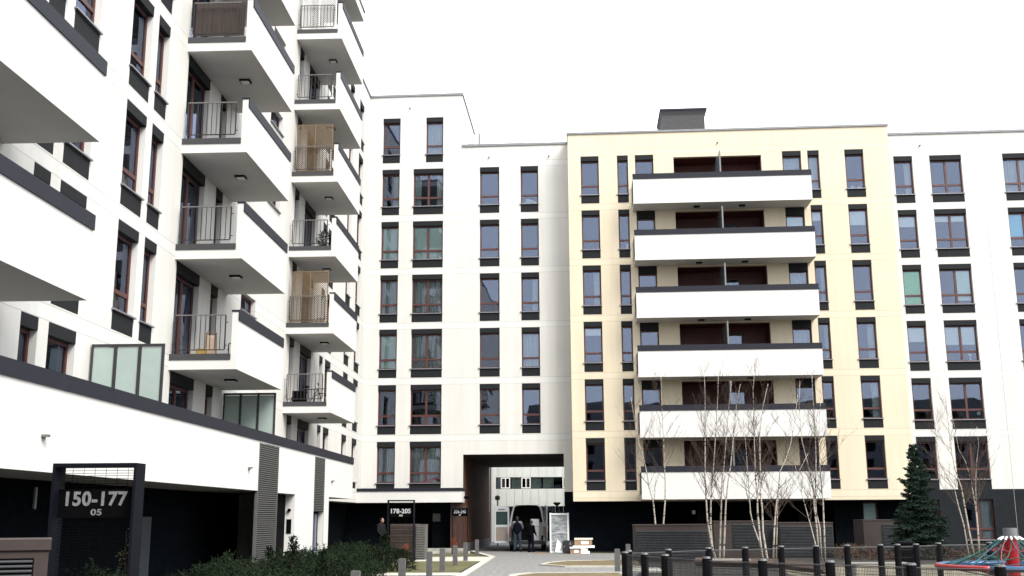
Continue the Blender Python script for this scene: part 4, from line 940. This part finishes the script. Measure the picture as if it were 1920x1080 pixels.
stack = [(1.28, 54.3, .0, .55, .12, PAPER, 'lowest white carton of the pile right of the black case'), (1.22, 54.32, .125, .50, .15, CARDW, 'second carton from the bottom, pale and slightly pushed left'),
         (1.27, 54.3, .28, 1.05, .10, PAPER, 'long flat white carton in the middle of the pile, jutting out right'), (1.25, 54.3, .385, .85, .27, CARDB, 'brown carton lying on the long white one'), (1.27, 54.28, .66, .90, .08, CARDW, 'flat pale carton on top of the pile'),
         (.86, 53.8, .0, .5, .26, CARDB, 'brown carton on the ground before the black case'), (.90, 53.75, .265, .62, .06, PAPER, 'thin white parcel lying on the brown carton before the case')]
for x, y, z, wd, h, mm, lb_ in stack:
    o = MB().box(-wd/2, 0, 0, wd/2, .42, h).build('carton', [mm], None, (x, y, z)); o.rotation_euler = (0, 0, random.uniform(-.06, .06)); tag(o, lb_, 'box', 'cartons unloaded from the van')
    link('tape', MB().box(-wd*.12, -.004, h*.25, wd*.3, -.001, h*.75).mesh('tape', [PAPER]), o)
o = MB().prism([(-.38, 0), (.36, -.02), (.30, .5), (-.30, .48)], 0, .03).build('cardboard_sheet', [CARDB], None, (-.85, 54.6, .006)); tag(o, 'flat brown cardboard lying on the road behind the van', 'cardboard')
n = 9000; X = np.random.uniform(-7.5, 3.5, n); P = np.stack([X, np.random.uniform(82.3, 83.6, n), np.random.uniform(.02, 1., n)*(1.15+.3*np.sin(X*1.3))], 1); D = np.random.normal(size=(n, 3))
tag(link('far_hedge', leaf_mesh('far_hedge', P, D, .22, .09, NEED)), 'dark hedge in front of the office building beyond the passage', 'hedge', kind='stuff')
# ------------------------------------------------------------------ street lamps beyond the passage
for x, y, h, lb_ in ((-.0, 62, 2.55, 'thin black street lamp with flat hood right of the van'), (-3.75, 70, 2.95, 'street lamp with pale globe at the left edge of the passage')):
    e = empty('street_lamp', (x, y, 0), 0, lb_, 'street lamp'); MB().tube([(0, 0, 0), (0, 0, h-.15)], .035, 8).build('pole', [BLACK], e)
    if h < 2.8: MB().tube([(0, 0, h-.2), (0, 0, h-.08), (0, 0, h)], [.05, .20, .2], 14).build('lamp_head', [DKFRAME], e)
    else: MB().tube([(0, 0, h-.15), (0, 0, h-.08), (0, 0, h+.08), (0, 0, h+.15)], [.08, .17, .17, .06], 14).build('lamp_head', [PLASW], e)
# ------------------------------------------------------------------ people
def caps(chains, m_, name, parent, vox=.011, extra=()):
    """union of tapered limbs, voxel-remeshed into one continuous surface"""
    mb = MB(); bm = bmesh.new()
    for ch_ in chains:
        for (p, r1) in ch_:
            mtx = Matrix.Translation(p); bmesh.ops.create_uvsphere(bm, u_segments=12, v_segments=8, radius=r1, matrix=mtx)
        for (p, r1), (q, r3) in zip(ch_[:-1], ch_[1:]):
            p, q = Vector(p), Vector(q); d = q-p; L = d.length
            if L < 1e-4: continue
            rot = d.to_track_quat('Z', 'Y').to_matrix().to_4x4()
            bmesh.ops.create_cone(bm, cap_ends=True, segments=14, radius1=r1, radius2=r3, depth=L, matrix=Matrix.Translation((p+q)/2) @ rot)
    for c, s_, in extra:
        bmesh.ops.create_uvsphere(bm, u_segments=16, v_segments=12, radius=1, matrix=Matrix.Translation(c) @ Matrix.Diagonal((*s_, 1)))
    me = bpy.data.meshes.new(name); bm.to_mesh(me); bm.free(); me.materials.append(m_)
    o = link(name, me, parent); r_ = o.modifiers.new('r', 'REMESH'); r_.mode = 'VOXEL'; r_.voxel_size = vox; r_.use_smooth_shade = True
    s2 = o.modifiers.new('s', 'SMOOTH'); s2.iterations = 3; s2.factor = .5
    return o
def person(x, y, rz, H, label, top, legs, arms, headtilt=0., yoke=None, hairm=HAIR):
    s_ = H/1.8; e = empty('person', (x, y, 0), rz, label, 'person')
    V = lambda a, b, c: Vector((a*s_, b*s_, c*s_))
    hp = V(0, .02+headtilt, 1.66-.3*headtilt)
    ch = [[(V(0, 0, 1.0), .13*s_), (V(0, .01, 1.2), .135*s_), (V(0, 0, 1.38), .12*s_), (V(0, 0, 1.48), .065*s_), (V(0, headtilt*.5, 1.56), .055*s_)],
          [(V(-.17, 0, 1.42), .065*s_), (V(.17, 0, 1.42), .065*s_)]]
    hands = []
    for sd_, (el, wr) in zip((-1, 1), arms):
        sh = V(sd_*.19, 0, 1.42); el = V(*el); wr = V(*wr); ch.append([(sh, .055*s_), (el, .042*s_), (wr, .028*s_)])
        d = (wr-el).normalized(); side = d.cross(Vector((0, 1, .2))).normalized(); palm = wr+d*.07*s_
        ch.append([(wr, .026*s_), (palm, .036*s_)])
        for k, (o_, l_) in enumerate(((-.027, .068), (-.009, .078), (.009, .074), (.027, .060))):
            f0 = palm+side*o_*s_+d*.02*s_; f1 = f0+(d*.6+Vector((0, .25, 0))).normalized()*l_*.55*s_; f2 = f1+(d*.5+Vector((0, .6, 0))).normalized()*l_*.5*s_
            ch.append([(f0, .011*s_), (f1, .010*s_), (f2, .008*s_)])
        t0 = wr+d*.03*s_+side*-.03*s_; ch.append([(t0, .013*s_), (t0+(d*.6-side*.6+Vector((0, .3, 0))).normalized()*.055*s_, .010*s_)])
    lg = []
    for (hx, kn, an) in legs:
        lg.append([(V(hx, 0, .95), .10*s_), (V(*kn), .062*s_), (V(*an), .042*s_)]); ch.append([(V(hx, 0, .95), .085*s_), (V(*kn), .052*s_), (V(*an), .036*s_), (V(an[0], an[1]+.13, .045), .032*s_)])
    extra = [(hp, (.078*s_, .095*s_, .115*s_)), (hp+V(0, .095, -.01), (.014*s_, .02*s_, .025*s_)), (hp+V(.08, 0, -.005), (.012*s_, .02*s_, .03*s_)), (hp+V(-.08, 0, -.005), (.012*s_, .02*s_, .03*s_)), (hp+V(0, .075, -.075), (.035*s_, .03*s_, .03*s_))]
    caps(ch, SKIN, 'body', e, .0095, extra)
    for ex in (-.03, .03): tag(caps([[(hp+V(ex, .088, .012), .011*s_)]], BLACK, 'eye', e, .005))
    caps([[(hp+V(-.022, .094, -.05), .006*s_), (hp+V(.022, .094, -.05), .006*s_)]], mat('lips', (.25, .09, .08), .6, .05, 9.), 'mouth', e, .004)
    caps([[(hp+V(0, -.02, .03), .095*s_)]], hairm, 'hair', e, .012, [(hp+V(0, -.045, -.02), (.082*s_, .07*s_, .10*s_))])
    # trousers, jacket, shoes
    caps([[(p, r_+.016*s_) for p, r_ in l[:2]]+[(l[2][0], .058*s_)] for l in lg]+[[(V(-.06, 0, .98), .125*s_), (V(.06, 0, .98), .125*s_)]], legs_m, 'trousers', e, .014)
    jk = [[(V(0, -.005, .98), .155*s_), (V(0, 0, 1.2), .158*s_), (V(0, 0, 1.38), .14*s_)], [(V(-.05, 0, .98), .145*s_), (V(-.06, .01, 1.2), .14*s_), (V(-.08, 0, 1.38), .115*s_)], [(V(.05, 0, .98), .145*s_), (V(.06, .01, 1.2), .14*s_), (V(.08, 0, 1.38), .115*s_)], [(V(0, 0, 1.4), .11*s_), (V(0, 0, 1.5), .075*s_)]]
    sl = []
    for sd_, (el, wr) in zip((-1, 1), arms): sl.append([(V(sd_*.19, 0, 1.42), .082*s_), (V(*el), .06*s_), (V(*el).lerp(V(*wr), .9), .046*s_)])
    caps(jk+([] if yoke else sl), top, 'jacket', e, .014)
    if yoke: caps([[(V(-.17, 0, 1.42), .095*s_), (V(.17, 0, 1.42), .095*s_)]]+sl, yoke, 'sleeves', e, .014)
    for (hx, kn, an) in legs: caps([[(V(an[0], an[1]-.02, .05), .05*s_), (V(an[0], an[1]+.17, .04), .04*s_)]], BLACK, 'shoe', e, .012)
    return e
legs_m = JEANS
person(-2.08, 57.75, 0, 1.84, 'person in navy vest over grey sleeves and jeans reaching into the van', NAVYC,
       [(-.10, (-.12, .05, .50), (-.13, 0, .09)), (.10, (.14, .02, .50), (.17, -.04, .09))], [((-.27, .14, 1.18), (-.16, .38, 1.12)), ((.27, .14, 1.18), (.18, .38, 1.10))], .05, GREYC)
legs_m = NAVYC
person(-1.36, 56.6, R(-35), 1.63, 'shorter dark-haired person in black jacket and trousers looking down beside the van', DKC,
       [(-.10, (-.11, .05, .50), (-.12, 0, .09)), (.10, (.12, .04, .50), (.14, .04, .09))], [((-.26, .05, 1.13), (-.20, .26, .98)), ((.26, .04, 1.13), (.22, .22, .95))], .07)
person(-8.35, 52.5, R(-120), 1.78, 'person in dark grey jacket standing in the dim entrance behind the hedge', mat('charcoal_cloth', (.012, .012, .013), .95, .2, 18., spec=.05),
       [(-.10, (-.11, .05, .50), (-.12, 0, .09)), (.10, (.12, .04, .50), (.14, .04, .09))], [((-.26, .02, 1.13), (-.22, .22, .98)), ((.26, .04, 1.13), (.22, .22, .95))], .04)
# ------------------------------------------------------------------ small things on the balconies
def on_bal(u, x, k): return (x, u, 5.545+2.957*k+.251)
e = empty('deck_chair', on_bal(28.3, -9.15, 0), R(15), 'folded wooden deck chair leaning behind the lowest left balcony railing', 'chair')
mb = MB()
for x in (-.14, .14): mb.tube([(x, 0, 0), (x*.8, .2, .85)], .016, 5); mb.tube([(x, .22, 0), (x*.9, .02, .8)], .016, 5)
mb.tube([(-.14, .2, .84), (.14, .2, .84)], .016, 5); mb.build('frame', [WOOD], e)
MB().box(-.11, .08, .1, .11, .11, .75).build('backrest', [mat('beige_canvas', (.35, .26, .2), .9, .1, 8.)], e)
tag(MB().box(-.12, -.15, 0, .12, .1, .36).build('planter', [mat('ochre_box', (.30, .20, .05), .7, .1, 8.)], None, on_bal(28.3, -9.38, 0)), 'ochre box beside the folded deck chair', 'box')
bush('potted_conifer', 0, 0, .26, 1.0, 220, 'dark conifer in a pot behind the third far balcony railing', NEED, (.1, .2), .06, .022, 'plant').location = on_bal(40.5, -8.85, 2)
tag(MB().tube([(0, 0, 0), (0, 0, .3)], [.16, .2], 12).build('plant_pot', [mat('grey_pot', (.06, .06, .06), .8, .1, 8.)], None, on_bal(40.5, -8.85, 2)), 'grey pot holding the dark conifer on the third far balcony', 'pot')
e = empty('bicycle', on_bal(41.1, -9.35, 0), R(10), 'dark bicycle standing on the lowest far balcony', 'bicycle')
mb = MB()
for x in (-.42, .42): MB().tube([(x+.3*math.cos(a*math.pi/8), 0, .32+.3*math.sin(a*math.pi/8)) for a in range(16)], .018, 6, close=True).build('wheel', [RUBB], e)
mb.tube([(-.42, 0, .32), (-.15, 0, .75), (.3, 0, .78), (.42, 0, .32)], .02, 6); mb.tube([(-.15, 0, .75), (0, 0, .3), (.3, 0, .78)], .02, 6); mb.build('frame', [BLACK], e)
MB().tube([(.28, -.2, .98), (.3, 0, .92), (.28, .2, .98)], .018, 6).build('handlebar', [BLACK], e); MB().prism([(-.28, -.06), (-.04, -.02), (-.04, .02), (-.28, .06)], .82, .9).build('saddle', [BLACK], e)
tag(MB().prism([(-.2, -.2), (.2, -.2), (.25, .2), (-.2, .2)], 0, .6).build('storage_bag', [DKC], None, on_bal(40.3, -9.6, 0)), 'black bag at the wall end of the lowest far balcony', 'bag')
tag(MB().box(-.16, -.15, 0, .16, .15, .5).build('balcony_chair', [mat('brown_wicker', (.10, .05, .03), .8, .3, 12.)], None, on_bal(41.5, -8.75, 4)), 'brown wicker basket on the fifth far balcony', 'basket')

# ------------------------------------------------------------------ a few things standing on window sills, inside the panes
def sill_spot(u, D, k): c, s_ = math.cos(-TH), math.sin(-TH); return (c*u-s_*D, s_*u+c*D, head(k)-SILLH+.03)
def sill_thing(name, u, D, k, build, m_, label, cat):
    mb = MB(); build(mb); o = mb.build(name, [m_], None, sill_spot(u, D+.30, k)); o.rotation_euler = (0, 0, -TH); tag(o, label, cat)
sill_thing('pillow', -2.95, DW, 5, lambda m: (m.tube([(-.15, 0, .28), (.0, 0, .22), (.4, 0, .10)], [.05, .075, .07], 8), m.tube([(-.32, .02, .04), (-.1, .02, .12), (.1, .02, .06)], [.03, .07, .04], 8)), PLASW, 'white rolled bedding on the sill of the top right window above the passage', 'bedding')
sill_thing('red_blanket', -8.1, DW, 0, lambda m: (m.tube([(-.5, 0, .05), (-.1, 0, .1), (.15, 0, .2), (.42, 0, .1)], [.05, .08, .07, .05], 8),), mat('red_cloth', (.50, .03, .02), .9, .2, 9.), 'crumpled red blanket on the sill of the lowest wide window', 'blanket')
sill_thing('flower_pot', 13.95, DC, 5, lambda m: (m.tube([(0, 0, 0), (0, 0, .16)], [.06, .09], 8), m.tube([(.35, 0, 0), (.35, 0, .14)], [.08, .1], 8)), PLASW, 'white pots on the topmost sill at the right of the cream block', 'flower pot')
sill_thing('vase', 3.55-1.3, DC, 4, lambda m: (m.tube([(0, 0, 0), (.0, 0, .3)], [.05, .07], 8),), PLASW, 'slim white vase in the narrow window left of the second balcony from the top', 'vase')
sill_thing('desk_lamp', 19.6, DW, 2, lambda m: (m.tube([(0, 0, 0), (0, 0, .25), (-.03, 0, .32)], [.06, .015, .015], 8), m.tube([(-.03, 0, .28), (-.03, 0, .38)], [.13, .05], 10)), PLASW, 'white table lamp behind a wide window of the right white block', 'lamp')
sill_thing('paper_lantern', 19.75, DW, 1, lambda m: (m.tube([(0, 0, .2), (0, 0, .25), (0, 0, .33), (0, 0, .38)], [.03, .09, .09, .03], 10),), PLASW, 'small round white lamp behind the wide window above the fir tree\'s right', 'lamp')
